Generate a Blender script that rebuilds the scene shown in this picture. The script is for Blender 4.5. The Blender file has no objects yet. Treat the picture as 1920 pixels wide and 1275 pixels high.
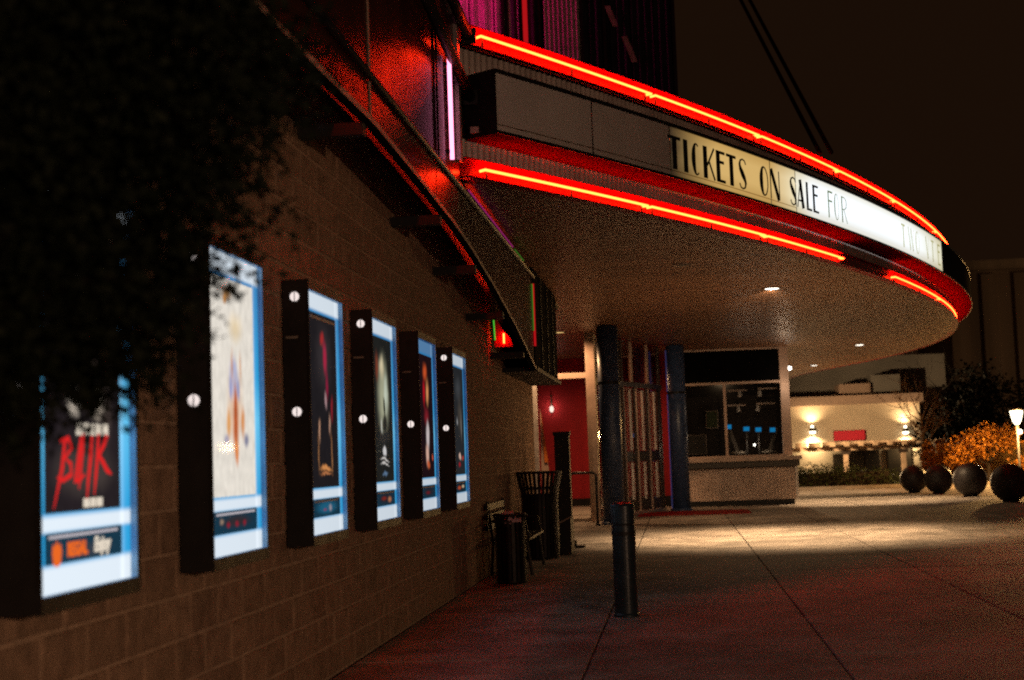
import bpy, bmesh, math, random
from mathutils import Vector, Matrix
import numpy as np

SC = bpy.context.scene
COL = SC.collection
PI = math.pi
rnd = random.Random(11)

# ---------------------------------------------------------------- camera
cam_d = bpy.data.cameras.new('camera')
cam = bpy.data.objects.new('camera', cam_d)
COL.objects.link(cam)
yaw, pitch, roll = -0.1125179, 0.0835119, -0.035
f = Vector((math.sin(yaw)*math.cos(pitch), math.cos(yaw)*math.cos(pitch), math.sin(pitch)))
r0 = Vector((math.cos(yaw), -math.sin(yaw), 0)); u0 = r0.cross(f)
r = r0*math.cos(roll) + u0*math.sin(roll); u = -r0*math.sin(roll) + u0*math.cos(roll)
m = Matrix((r, u, -f)).transposed().to_4x4()
m.translation = Vector((0, 0, 1.4))
cam.matrix_world = m
cam_d.lens = 50; cam_d.sensor_width = 36
cam_d.clip_start = 0.05; cam_d.clip_end = 900
cam_d.dof.use_dof = True
cam_d.dof.focus_distance = 15.5
cam_d.dof.aperture_fstop = 1.9
SC.camera = cam

# ---------------------------------------------------------------- night sky, faint city glow
W = bpy.data.worlds.new('World'); SC.world = W; W.use_nodes = True
bg = W.node_tree.nodes['Background']
bg.inputs[0].default_value = (1.0, 0.44, 0.20, 1); bg.inputs[1].default_value = 0.0095

SC.view_settings.view_transform = 'Standard'
SC.view_settings.look = 'None'
SC.view_settings.exposure = 0
SC.view_settings.gamma = 1
SC.view_settings.use_curve_mapping = False
cy = SC.cycles
cy.use_denoising = False
cy.max_bounces = 5; cy.diffuse_bounces = 3; cy.glossy_bounces = 3; cy.transparent_max_bounces = 12
cy.sample_clamp_indirect = 1.2
cy.use_adaptive_sampling = False
cy.pixel_filter_type = 'BLACKMAN_HARRIS'; cy.filter_width = 2.0
cy.use_guiding = True; cy.use_volume_guiding = False
cy.caustics_reflective = False; cy.caustics_refractive = False

# ---------------------------------------------------------------- helpers
def quadstrip(pts, wid):
    """polyline with widths -> list of quads (2D)"""
    out = []; P = [Vector(p_) for p_ in pts]; L_ = []; R_ = []
    for i, p_ in enumerate(P):
        t_ = (P[min(i+1, len(P)-1)]-P[max(i-1, 0)]).normalized(); n_ = Vector((-t_.y, t_.x))
        w_ = wid[i] if isinstance(wid, (list, tuple)) else wid
        L_.append(p_+n_*w_/2); R_.append(p_-n_*w_/2)
    for i in range(len(P)-1): out.append((R_[i], R_[i+1], L_[i+1], L_[i]))
    return out

class MB:
    def __init__(s, origin=(0, 0, 0)):
        s.v = []; s.f = []; s.o = origin; s.uv = None
    def vert(s, p):
        s.v.append((p[0]-s.o[0], p[1]-s.o[1], p[2]-s.o[2])); return len(s.v)-1
    def face(s, pts):
        i = [s.vert(p) for p in pts]; s.f.append(i)
    def box(s, a, b):
        x0, y0, z0 = a; x1, y1, z1 = b
        p = [s.vert(q) for q in ((x0,y0,z0),(x1,y0,z0),(x1,y1,z0),(x0,y1,z0),(x0,y0,z1),(x1,y0,z1),(x1,y1,z1),(x0,y1,z1))]
        for q in ((0,3,2,1),(4,5,6,7),(0,1,5,4),(1,2,6,5),(2,3,7,6),(3,0,4,7)): s.f.append([p[k] for k in q])
    def obox(s, c, ax, ay, az, hx, hy, hz):
        """box with centre, three axis vectors, half sizes"""
        c = Vector(c); ax = Vector(ax)*hx; ay = Vector(ay)*hy; az = Vector(az)*hz
        p = [s.vert(c+i*ax+j*ay+k*az) for i, j, k in ((-1,-1,-1),(1,-1,-1),(1,1,-1),(-1,1,-1),(-1,-1,1),(1,-1,1),(1,1,1),(-1,1,1))]
        for q in ((0,3,2,1),(4,5,6,7),(0,1,5,4),(1,2,6,5),(2,3,7,6),(3,0,4,7)): s.f.append([p[k] for k in q])
    def tube(s, pts, rad, n=8, caps=True):
        pts = [Vector(p) for p in pts]; rings = []
        rads = rad if isinstance(rad, (list, tuple)) else [rad]*len(pts)
        prev = None
        for i, p in enumerate(pts):
            t = (pts[min(i+1, len(pts)-1)] - pts[max(i-1, 0)])
            if t.length < 1e-9: t = Vector((0, 0, 1))
            t.normalize()
            a = prev if prev is not None else (Vector((0, 0, 1)) if abs(t.z) < .9 else Vector((1, 0, 0)))
            a = (a - t*a.dot(t)).normalized(); prev = a
            b = t.cross(a)
            rings.append([s.vert(p + (a*math.cos(2*PI*k/n)+b*math.sin(2*PI*k/n))*rads[i]) for k in range(n)])
        for i in range(len(rings)-1):
            for k in range(n):
                s.f.append([rings[i][k], rings[i][(k+1) % n], rings[i+1][(k+1) % n], rings[i+1][k]])
        if caps:
            s.f.append(rings[0][::-1]); s.f.append(rings[-1])
    def lathe(s, c, prof, n=24):
        rings = [[s.vert((c[0]+rr*math.cos(2*PI*k/n), c[1]+rr*math.sin(2*PI*k/n), c[2]+z)) for k in range(n)] for rr, z in prof]
        for i in range(len(rings)-1):
            for k in range(n):
                s.f.append([rings[i][k], rings[i][(k+1) % n], rings[i+1][(k+1) % n], rings[i+1][k]])
        s.f.append(rings[0][::-1]); s.f.append(rings[-1])
    def grid(s, rows):
        idx = [[s.vert(p) for p in row] for row in rows]
        for i in range(len(idx)-1):
            for k in range(len(idx[0])-1):
                s.f.append([idx[i][k], idx[i][k+1], idx[i+1][k+1], idx[i+1][k]])
    def mesh(s, name, mat=None, smooth=False):
        me = bpy.data.meshes.new(name); me.from_pydata(s.v, [], s.f); me.update()
        if mat: me.materials.append(mat)
        if smooth:
            me.polygons.foreach_set('use_smooth', [True]*len(me.polygons))
        return me
    def build(s, name, mat, parent=None, smooth=False, kind=None):
        return put(name, s.mesh(name, mat, smooth), parent, kind)

def put(name, me, parent=None, kind=None, loc=None):
    o = bpy.data.objects.new(name, me); COL.objects.link(o)
    if parent is not None: o.parent = parent
    if kind: o['kind'] = kind
    if loc is not None: o.location = loc
    return o

def thing(name, label, cat, loc=(0, 0, 0), group=None, rz=0):
    o = bpy.data.objects.new(name, None); COL.objects.link(o)
    o.empty_display_size = .2
    o.location = loc; o.rotation_euler = (0, 0, rz)
    o['label'] = label; o['category'] = cat
    if group: o['group'] = group
    return o

def tag(o, label, cat, group=None):
    o['label'] = label; o['category'] = cat
    if group: o['group'] = group
    return o

def copy_tree(o, parent=None):
    c = o.copy(); COL.objects.link(c)
    if parent is not None: c.parent = parent
    for ch in [x for x in bpy.data.objects if x.parent == o]: copy_tree(ch, c)
    return c

def add_lamp(name, kind, loc, power, color, parent=None, radius=.05, **kw):
    d = bpy.data.lights.new(name, kind); d.energy = power; d.color = color
    d.shadow_soft_size = radius
    for k, v in kw.items(): setattr(d, k, v)
    o = bpy.data.objects.new(name, d); COL.objects.link(o); o.location = loc
    if parent is not None: o.parent = parent
    return o

def mat(name, color, rough=.7, metal=0, var=.25, scale=6, bump=0, bscale=40, spec=.5, streak=None, objvar=0, coat=0, spots=0):
    m = bpy.data.materials.new(name); m.use_nodes = True
    nt = m.node_tree; N = nt.nodes; L = nt.links
    b = N['Principled BSDF']
    b.inputs['Roughness'].default_value = rough; b.inputs['Metallic'].default_value = metal
    b.inputs['Specular IOR Level'].default_value = spec
    b.inputs['Coat Weight'].default_value = coat
    tc = N.new('ShaderNodeTexCoord')
    src = tc.outputs['Object']
    if streak:
        mp = N.new('ShaderNodeMapping'); mp.inputs['Scale'].default_value = streak
        L.new(src, mp.inputs[0]); src = mp.outputs[0]
    n1 = N.new('ShaderNodeTexNoise'); n1.inputs['Scale'].default_value = scale; n1.inputs['Detail'].default_value = 6
    L.new(src, n1.inputs['Vector'])
    mr = N.new('ShaderNodeMapRange'); mr.inputs['From Min'].default_value = .3; mr.inputs['From Max'].default_value = .7
    mr.inputs['To Min'].default_value = 1-var; mr.inputs['To Max'].default_value = 1+var
    L.new(n1.outputs[0], mr.inputs[0])
    val = mr.outputs[0]
    if objvar:
        oi = N.new('ShaderNodeObjectInfo'); m2 = N.new('ShaderNodeMapRange')
        m2.inputs['To Min'].default_value = 1-objvar; m2.inputs['To Max'].default_value = 1+objvar
        L.new(oi.outputs['Random'], m2.inputs[0])
        mu = N.new('ShaderNodeMath'); mu.operation = 'MULTIPLY'
        L.new(val, mu.inputs[0]); L.new(m2.outputs[0], mu.inputs[1]); val = mu.outputs[0]
    mx = N.new('ShaderNodeVectorMath'); mx.operation = 'SCALE'; mx.inputs[0].default_value = color[:3]
    L.new(val, mx.inputs['Scale']); L.new(mx.outputs[0], b.inputs['Base Color'])
    rr = N.new('ShaderNodeMapRange'); rr.inputs['To Min'].default_value = max(.03, rough-.12); rr.inputs['To Max'].default_value = min(1, rough+.12)
    L.new(n1.outputs[0], rr.inputs[0]); L.new(rr.outputs[0], b.inputs['Roughness'])
    if spots:
        vo = N.new('ShaderNodeTexVoronoi'); vo.inputs['Scale'].default_value = 2.6; L.new(src, vo.inputs['Vector'])
        ge_ = N.new('ShaderNodeNewGeometry'); L.new(ge_.outputs['Position'], vo.inputs['Vector'])
        s1 = N.new('ShaderNodeMapRange'); s1.inputs['From Min'].default_value = .055; s1.inputs['From Max'].default_value = .075
        s1.inputs['To Min'].default_value = .45; s1.inputs['To Max'].default_value = 1; L.new(vo.outputs['Distance'], s1.inputs[0])
        st = N.new('ShaderNodeTexNoise'); st.inputs['Scale'].default_value = .55; st.inputs['Detail'].default_value = 8; st.inputs['Roughness'].default_value = .65
        L.new(ge_.outputs['Position'], st.inputs['Vector'])
        s2 = N.new('ShaderNodeMapRange'); s2.inputs['From Min'].default_value = .36; s2.inputs['From Max'].default_value = .58
        s2.inputs['To Min'].default_value = .55; s2.inputs['To Max'].default_value = 1.08; L.new(st.outputs[0], s2.inputs[0])
        m3 = N.new('ShaderNodeMath'); m3.operation = 'MULTIPLY'; L.new(s1.outputs[0], m3.inputs[0]); L.new(s2.outputs[0], m3.inputs[1])
        m4 = N.new('ShaderNodeMath'); m4.operation = 'MULTIPLY'; L.new(val, m4.inputs[0]); L.new(m3.outputs[0], m4.inputs[1])
        L.new(m4.outputs[0], mx.inputs['Scale'])
    if bump:
        n2 = N.new('ShaderNodeTexNoise'); n2.inputs['Scale'].default_value = bscale; n2.inputs['Detail'].default_value = 5
        L.new(src, n2.inputs['Vector'])
        bp = N.new('ShaderNodeBump'); bp.inputs['Strength'].default_value = bump; bp.inputs['Distance'].default_value = .02
        L.new(n2.outputs[0], bp.inputs['Height']); L.new(bp.outputs[0], b.inputs['Normal'])
    return m

def emit(name, color, strength=1.0):
    m = bpy.data.materials.new(name); m.use_nodes = True
    nt = m.node_tree; nt.nodes.clear()
    e = nt.nodes.new('ShaderNodeEmission'); e.inputs[0].default_value = (*color, 1); e.inputs[1].default_value = strength
    o = nt.nodes.new('ShaderNodeOutputMaterial'); nt.links.new(e.outputs[0], o.inputs[0])
    return m

def glass_mat(name, tint=(1, 1, 1), refl=1.0):
    """thin pane: transparent with a mirror share that grows at grazing angles"""
    m = bpy.data.materials.new(name); m.use_nodes = True
    nt = m.node_tree; N = nt.nodes; L = nt.links; N.clear()
    t = N.new('ShaderNodeBsdfTransparent'); t.inputs[0].default_value = (*tint, 1)
    g = N.new('ShaderNodeBsdfGlossy'); g.inputs['Roughness'].default_value = .03
    g.inputs['Color'].default_value = (refl, refl, refl, 1)
    ge = N.new('ShaderNodeNewGeometry'); dt = N.new('ShaderNodeVectorMath'); dt.operation = 'DOT_PRODUCT'
    L.new(ge.outputs['Normal'], dt.inputs[0]); L.new(ge.outputs['Incoming'], dt.inputs[1])
    ab = N.new('ShaderNodeMath'); ab.operation = 'ABSOLUTE'; L.new(dt.outputs['Value'], ab.inputs[0])
    su = N.new('ShaderNodeMath'); su.operation = 'SUBTRACT'; su.inputs[0].default_value = 1; L.new(ab.outputs[0], su.inputs[1])
    pw = N.new('ShaderNodeMath'); pw.operation = 'POWER'; pw.inputs[1].default_value = 5; L.new(su.outputs[0], pw.inputs[0])
    fr = N.new('ShaderNodeMath'); fr.operation = 'MULTIPLY_ADD'; fr.inputs[1].default_value = .90; fr.inputs[2].default_value = .04; L.new(pw.outputs[0], fr.inputs[0])
    mx = N.new('ShaderNodeMixShader'); o = N.new('ShaderNodeOutputMaterial')
    L.new(fr.outputs[0], mx.inputs[0]); L.new(t.outputs[0], mx.inputs[1]); L.new(g.outputs[0], mx.inputs[2]); L.new(mx.outputs[0], o.inputs[0])
    return m

def film_mat(name, color, opacity):
    m = bpy.data.materials.new(name); m.use_nodes = True
    nt = m.node_tree; N = nt.nodes; L = nt.links; N.clear()
    t = N.new('ShaderNodeBsdfTransparent'); t.inputs[0].default_value = (*color, 1)
    d = N.new('ShaderNodeBsdfDiffuse'); d.inputs[0].default_value = (color[0]*.3, color[1]*.3, color[2]*.3, 1)
    mx = N.new('ShaderNodeMixShader'); mx.inputs[0].default_value = opacity
    o = N.new('ShaderNodeOutputMaterial')
    L.new(t.outputs[0], mx.inputs[1]); L.new(d.outputs[0], mx.inputs[2]); L.new(mx.outputs[0], o.inputs[0])
    return m

M = {}
M['block'] = mat('split_face_block', (.29, .185, .122), .9, 0, .26, 9, .9, 55, .2, objvar=.11)
M['mortar'] = mat('mortar', (.40, .275, .19), .95, 0, .2, 12, .4, 60, .2)
M['concrete'] = mat('paving_concrete', (.31, .265, .225), .72, 0, .28, 2.2, .35, 70, .35, objvar=.12, spots=1)
M['joint'] = mat('joint_sand', (.03, .025, .022), .95, 0, .3, 10)
M['asphalt'] = mat('asphalt', (.05, .047, .045), .85, 0, .3, 3, .5, 90)
M['clad'] = mat('facade_metal', (.035, .012, .009), .24, 0, .25, 1.6, .04, 2.2, .035, objvar=.05)
M['trim'] = mat('trim_metal', (.015, .013, .013), .45, .4, .2, 5)
M['lip'] = mat('lip_metal', (.42, .31, .25), .5, .2, .25, 6)
M['bracket'] = mat('bracket_steel', (.010, .009, .009), .6, .3, .2, 6)
M['corr'] = mat('corrugated_metal', (.60, .50, .46), .55, .25, .22, 3, 0, 30, .4)
M['boothcorr'] = mat('booth_corrugated', (.72, .58, .50), .55, .1, .15, 3)
M['void'] = mat('matte_black', (.004, .004, .004), .9, 0, .2, 5, 0, 30, .02)
M['twig'] = mat('pale_twig', (.30, .17, .08), .9)
M['nearbark'] = mat('dark_bark', (.012, .009, .007), .95, 0, .4, 20, 0, 30, .05)
M['redpaint'] = mat('red_enamel', (.30, .0035, .006), .45, 0, .12, 5, 0, 30, .12)
M['underside'] = mat('sign_underside', (.075, .0015, .002), .5, 0, .2, 3, 0, 30, .0)
M['black'] = mat('black_paint', (.012, .011, .011), .55, 0, .3, 6, .05, 40, .3)
M['signback'] = mat('sign_face_unlit', (.70, .66, .63), .35, 0, .1, 1.5, 0, 30, .4)
M['soffit'] = mat('soffit_metal', (.25, .132, .075), .42, .15, .22, 1.2, .04, 8, .4, objvar=.09, streak=(.25, 2.5, 1))
M['roof'] = mat('roof_membrane', (.05, .045, .04), .9)
M['rubber'] = mat('black_rubber', (.015, .015, .015), .7)
M['bluecol'] = mat('blue_paint', (.045, .075, .165), .38, 0, .25, 5, 0, 30, .5)
M['bollard'] = mat('bollard_plastic', (.016, .028, .036), .33, 0, .3, 6, .05, 30, .5)
M['iron'] = mat('painted_iron', (.014, .012, .010), .5, .3, .3, 8, .05, 40, .4)
M['redwall'] = mat('red_lobby_wall', (.42, .018, .028), .7, 0, .15, 2, 0, 30, .3)
M['frame'] = mat('cream_frame', (.55, .40, .32), .55, 0, .15, 5)
M['steel'] = mat('brushed_steel', (.62, .56, .52), .32, .7, .12, 8)
M['darkframe'] = mat('bronze_frame', (.07, .05, .04), .45, .4, .2, 5)
M['darkwall'] = mat('dark_interior', (.03, .022, .018), .8)
M['doorrail'] = mat('door_rail', (.05, .04, .032), .5, .3)
M['glass'] = glass_mat('clear_glass', (.85, .85, .85))
M['caseglass'] = glass_mat('case_glass', (.97, .98, 1.0), .015)
M['redglass'] = glass_mat('tinted_glass', (.6, .46, .42))
M['pipe'] = mat('handrail_paint', (.03, .035, .04), .4, .3)
M['bark'] = mat('bark', (.05, .038, .028), .9, 0, .4, 20, .8, 40, .2)
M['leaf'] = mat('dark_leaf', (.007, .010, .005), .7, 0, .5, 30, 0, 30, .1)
M['hedge'] = mat('hedge_leaf', (.05, .07, .022), .6, 0, .5, 12, 0, 30, .3)
M['orangeleaf'] = mat('autumn_leaf', (.48, .19, .025), .6, 0, .5, 10, 0, 30, .2)
M['beige'] = mat('beige_stucco', (.62, .50, .36), .9, 0, .12, .8, .2, 20, .2)
M['pinkstucco'] = mat('pink_stucco', (.42, .29, .22), .9, 0, .12, .8)
M['grey'] = mat('grey_cladding', (.20, .18, .155), .8, 0, .2, .6)
M['wood'] = mat('pergola_timber', (.55, .38, .25), .8, 0, .25, 3)
M['redsign'] = mat('red_sign_board', (.70, .02, .05), .6, 0, .08, 2)
M['winter'] = mat('window_dark', (.05, .04, .03), .25, 0, .2, 2)
M['sphere'] = mat('sphere_concrete', (.03, .026, .027), .48, 0, .3, 5, .25, 60, .4)
M['fartower'] = mat('far_panels', (.42, .30, .20), .9, 0, .5, .25, streak=(1.5, 1, .08))
M['curtain'] = mat('dark_curtain', (.035, .03, .05), .8, 0, .4, 4)
M['lamppost'] = mat('lamp_post', (.02, .018, .016), .5, .3)
M['kerb'] = mat('kerb_concrete', (.42, .36, .30), .8, 0, .15, 4)
M['mat'] = mat('red_door_mat', (.30, .012, .012), .95, 0, .3, 25, .6, 120, .1)
M['orange'] = mat('orange_panel', (.75, .20, .03), .5)
M['white'] = mat('white_paint', (.75, .70, .66), .5)

NEON = emit('red_neon', (56, 1.1, .17), 1.0)
PINK = emit('pink_neon', (3.2, .80, 1.4), 1.0)
PINKBIG = emit('magenta_neon', (16, .15, 3.6), 1.0)
PINKREFL = emit('pink_neon_dim', (.22, .012, .10), 1.0)
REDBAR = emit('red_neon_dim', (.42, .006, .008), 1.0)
GREENREFL = emit('green_neon_dim', (.03, .12, .01), 1.0)
LENS = emit('downlight_lens', (1.0, .93, .78), 6.0)
LENSDIM = emit('downlight_lens_dim', (1.0, .62, .22), 1.2)
HOLE = emit('lit_hole', (1.0, .86, .82), .95)
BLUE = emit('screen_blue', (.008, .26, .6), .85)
LANTERN = emit('lantern_glass', (1.0, .86, .58), 7.0)
SCONCE = emit('sconce_glass', (1.0, .88, .60), 6.0)

# ---------------------------------------------------------------- fascia curve of the canopy (plan)
CO = [7.829626875619028e-09, 3.2209965283386965e-07, -3.6461275179262507e-06, -0.00022036893147160894,
      -0.01294662328790224, 0.2634548441862252, 5.663230106622995]
def Xc(y):
    t = y-30; v = 0
    for c in CO: v = v*t + c
    return v
def dXc(y): return (Xc(y+1e-3)-Xc(y-1e-3))/2e-3
def arc(y, off, z):
    """point on the fascia at plan position y, pushed out by off along the outward normal"""
    d = dXc(y); n = math.sqrt(1+d*d)
    return Vector((Xc(y)+off/n, y-off*d/n, z))
Y0, Y1 = 13.2, 55.5
_ys = np.linspace(Y0-1.0, Y1+1.0, 9000)
_xs = np.array([Xc(q) for q in _ys])
_s = np.concatenate([[0], np.cumsum(np.hypot(np.diff(_xs), np.diff(_ys)))])
def s_of(y): return float(np.interp(y, _ys, _s))
def y_of(s): return float(np.interp(s, _s, _ys))
def ylist(a, b, step):
    sa, sb = s_of(a), s_of(b); n = max(2, int(round((sb-sa)/step))+1)
    return [y_of(q) for q in np.linspace(sa, sb, n)]

# ================================================================ GROUND
g = MB()
prof = [(-60, -.05), (56.5, -.05), (60, -.9), (64, -1.25), (420, -1.25)]
g.grid([[(x, y, z) for x in (-300, -40, -8, 0, 6, 14, 40, 300)] for y, z in prof])
g.build('ground', M['asphalt'], kind='structure')
XS = [-2.34, -.66, 1.0, 2.66, 4.32, 5.98, 7.64, 9.3, 10.96]
YS = [3.1 - 3.48 + 3.48*k for k in range(0, 17)]
p = MB()
p.box((-6.5, YS[0]-6, -.2), (13.5, 56.2, -.014))
pave = p.build('pavement', M['joint'], kind='structure')
def slab_mesh(x0, x1, y0, y1, j=.008, c=.006, tilt=0):
    b = MB()
    q = [(x0+j, y0+j), (x1-j, y0+j), (x1-j, y1-j), (x0+j, y1-j)]
    lo = [b.vert((x, y, -.016)) for x, y in q]; mi = [b.vert((x, y, -c)) for x, y in q]
    hi = [b.vert((x+(c if x < (x0+x1)/2 else -c), y+(c if y < (y0+y1)/2 else -c), tilt)) for x, y in q]
    b.f.append(hi)
    for A, B in ((lo, mi), (mi, hi)):
        for k in range(4): b.f.append([A[k], A[(k+1) % 4], B[(k+1) % 4], B[k]])
    return b.mesh('slab', M['concrete'])
for i in range(len(XS)-1):
    for k in range(len(YS)-1):
        put('slab', slab_mesh(XS[i], XS[i+1], YS[k], YS[k+1], tilt=-rnd.random()*.003), pave)
k = MB(); k.box((3.2, 49.4, -.04), (12.5, 49.75, .10)); k.build('kerb', M['kerb'], kind='structure')
k = MB(); k.box((-6, 30.95, -.02), (-1.95, 45, .07)); k.build('lobby_floor', M['kerb'], kind='structure')

# ================================================================ BLOCK WALL with poster cases
WX = -2.35
wall = thing('block_wall', 'long brown split-face block wall carrying the row of lit poster cases', 'wall', (WX, 3, 0))
b = MB((WX, 3, 0)); b.box((WX-.5, -3, -.05), (WX-.009, 23.5, 5.2)); b.build('mortar_core', M['mortar'], wall)
b = MB((WX, 3, 0)); b.box((WX-.5, 23.5, -.05), (WX, 23.56, 4.07)); b.build('end_return', M['mortar'], wall)
BH, BW = .203, .406
blocks = []
for row in range(0, 22):
    y = 0.4 + (BW/2 if row % 2 else 0)
    while y < 23.5-.2:
        blocks.append((y, row*BH)); y += BW
blocks_seen = [q for q in blocks if q[0] > 4.6 and q[1] < 3.9]
blocks_seen.sort(key=lambda q: q[0])
near = set(blocks_seen[:300])
def block_faces(b, y, z, jy, pr):
    h = .005; c = .009
    y0, y1, z0, z1 = y+h, min(y+BW-h, 23.5), z+h, z+BH-h
    lo = [(WX-.012, y0, z0), (WX-.012, y1, z0), (WX-.012, y1, z1), (WX-.012, y0, z1)]
    hi = [(WX-.003+pr+rnd.uniform(-.002, .003), a, q) for a, q in ((y0+c, z0+c), (y1-c, z0+c), (y1-c, z1-c), (y0+c, z1-c))]
    A = [b.vert(q) for q in lo]; B = [b.vert(q) for q in hi]
    b.f.append(B)
    for k in range(4): b.f.append([A[k], A[(k+1) % 4], B[(k+1) % 4], B[k]])
rest = MB((WX, 3, 0))
for q in blocks:
    if q in near:
        b = MB((WX, 3, 0)); block_faces(b, q[0], q[1], 0, rnd.uniform(-.003, .004)); b.build('block', M['block'], wall)
    else:
        block_faces(rest, q[0], q[1], 0, rnd.uniform(-.003, .004))
o = rest.build('block_courses', M['block'], wall); o['kind'] = 'stuff'

# ================================================================ POSTER CASES
CW, CH, CD, CZ = .87, 1.495, .17, .98
def blob_mat(name, base, blobs, strength=1.0, noise=.12, nscale=6):
    """print with soft patches of ink, lit from behind; coordinates are the print's own (y across 0..1, z up 0..1)"""
    m = bpy.data.materials.new(name); m.use_nodes = True
    nt = m.node_tree; N = nt.nodes; L = nt.links; N.clear()
    tc = N.new('ShaderNodeTexCoord')
    nz = N.new('ShaderNodeTexNoise'); nz.inputs['Scale'].default_value = nscale; nz.inputs['Detail'].default_value = 5
    L.new(tc.outputs['Generated'], nz.inputs['Vector'])
    sb = N.new('ShaderNodeVectorMath'); sb.operation = 'SUBTRACT'; sb.inputs[1].default_value = (.5, .5, .5)
    L.new(nz.outputs['Color'], sb.inputs[0])
    sc = N.new('ShaderNodeVectorMath'); sc.operation = 'SCALE'; sc.inputs['Scale'].default_value = noise
    L.new(sb.outputs[0], sc.inputs[0])
    ad = N.new('ShaderNodeVectorMath'); ad.operation = 'ADD'
    L.new(tc.outputs['Generated'], ad.inputs[0]); L.new(sc.outputs[0], ad.inputs[1])
    cur = None
    for (cu, cv, ru, rv, col, soft) in blobs:
        mp = N.new('ShaderNodeVectorMath'); mp.operation = 'SUBTRACT'; mp.inputs[1].default_value = (.5, cu, cv)
        L.new(ad.outputs[0], mp.inputs[0])
        ml = N.new('ShaderNodeVectorMath'); ml.operation = 'MULTIPLY'; ml.inputs[1].default_value = (0, 1/ru, 1/rv)
        L.new(mp.outputs[0], ml.inputs[0])
        ln = N.new('ShaderNodeVectorMath'); ln.operation = 'LENGTH'; L.new(ml.outputs[0], ln.inputs[0])
        mr = N.new('ShaderNodeMapRange'); mr.interpolation_type = 'SMOOTHSTEP'
        mr.inputs['From Min'].default_value = 1-soft; mr.inputs['From Max'].default_value = 1
        mr.inputs['To Min'].default_value = 1; mr.inputs['To Max'].default_value = 0
        L.new(ln.outputs['Value'], mr.inputs[0])
        mx = N.new('ShaderNodeMix'); mx.data_type = 'RGBA'
        L.new(mr.outputs[0], mx.inputs['Factor'])
        if cur is None: mx.inputs[6].default_value = (*base, 1)
        else: L.new(cur, mx.inputs[6])
        mx.inputs[7].default_value = (*col, 1)
        cur = mx.outputs[2]
    # paper mottling
    n2 = N.new('ShaderNodeTexNoise'); n2.inputs['Scale'].default_value = 14; n2.inputs['Detail'].default_value = 6
    L.new(tc.outputs['Generated'], n2.inputs['Vector'])
    mr = N.new('ShaderNodeMapRange'); mr.inputs['From Min'].default_value = .3; mr.inputs['From Max'].default_value = .7
    mr.inputs['To Min'].default_value = .86*strength; mr.inputs['To Max'].default_value = 1.1*strength
    L.new(n2.outputs[0], mr.inputs[0])
    e = N.new('ShaderNodeEmission'); L.new(cur, e.inputs[0]); L.new(mr.outputs[0], e.inputs[1])
    o = N.new('ShaderNodeOutputMaterial'); L.new(e.outputs[0], o.inputs[0])
    return m

def panel_mat(name, topwhite=1.0):
    """opal sheet over fluorescent tubes: white near the tubes across, blue between them"""
    m = bpy.data.materials.new(name); m.use_nodes = True
    nt = m.node_tree; N = nt.nodes; L = nt.links; N.clear()
    tc = N.new('ShaderNodeTexCoord'); sp = N.new('ShaderNodeSeparateXYZ'); L.new(tc.outputs['Generated'], sp.inputs[0])
    cr = N.new('ShaderNodeValToRGB'); e = cr.color_ramp.elements
    wt = (.90, 1.0, 1.08); bl = (.03, .43, .84); lb = (.16, .68, 1.05)
    stops = [(0, wt), (.058, wt), (.072, bl), (.14, bl), (.150, wt), (.176, wt), (.190, bl), (.45, lb), (.6, bl), (.925, (.05, .3, .65)),
             (.938, tuple(a*topwhite+b*(1-topwhite) for a, b in zip(wt, (.03, .22, .5)))), (1, tuple(a*topwhite+b*(1-topwhite) for a, b in zip(wt, (.03, .22, .5))))]
    e[0].position = stops[0][0]; e[0].color = (*stops[0][1], 1); e[1].position = 1; e[1].color = (*stops[-1][1], 1)
    for ps, c in stops[1:-1]:
        q = e.new(ps); q.color = (*c, 1)
    L.new(sp.outputs[2], cr.inputs[0])
    # bright core line in the right-hand margin and at the left edge
    cu = N.new('ShaderNodeValToRGB'); e = cu.color_ramp.elements
    e[0].position = 0; e[0].color = (.05, .05, .05, 1); e[1].position = 1; e[1].color = (0, 0, 0, 1)
    for ps, v in ((.04, .12), (.08, .0), (.87, 0), (.90, .22), (.93, .05), (.97, 0)):
        q = e.new(ps); q.color = (v, v, v, 1)
    L.new(sp.outputs[1], cu.inputs[0])
    ad = N.new('ShaderNodeMix'); ad.data_type = 'RGBA'; ad.blend_type = 'ADD'; ad.inputs['Factor'].default_value = 1
    L.new(cr.outputs[0], ad.inputs[6]); L.new(cu.outputs[0], ad.inputs[7])
    em = N.new('ShaderNodeEmission'); em.inputs[1].default_value = 1.0
    L.new(ad.outputs[2], em.inputs[0])
    o = N.new('ShaderNodeOutputMaterial'); L.new(em.outputs[0], o.inputs[0])
    return m
PANEL = panel_mat('lit_opal_panel'); PANEL_DIM = panel_mat('lit_opal_panel_top_out', .12)

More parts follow.
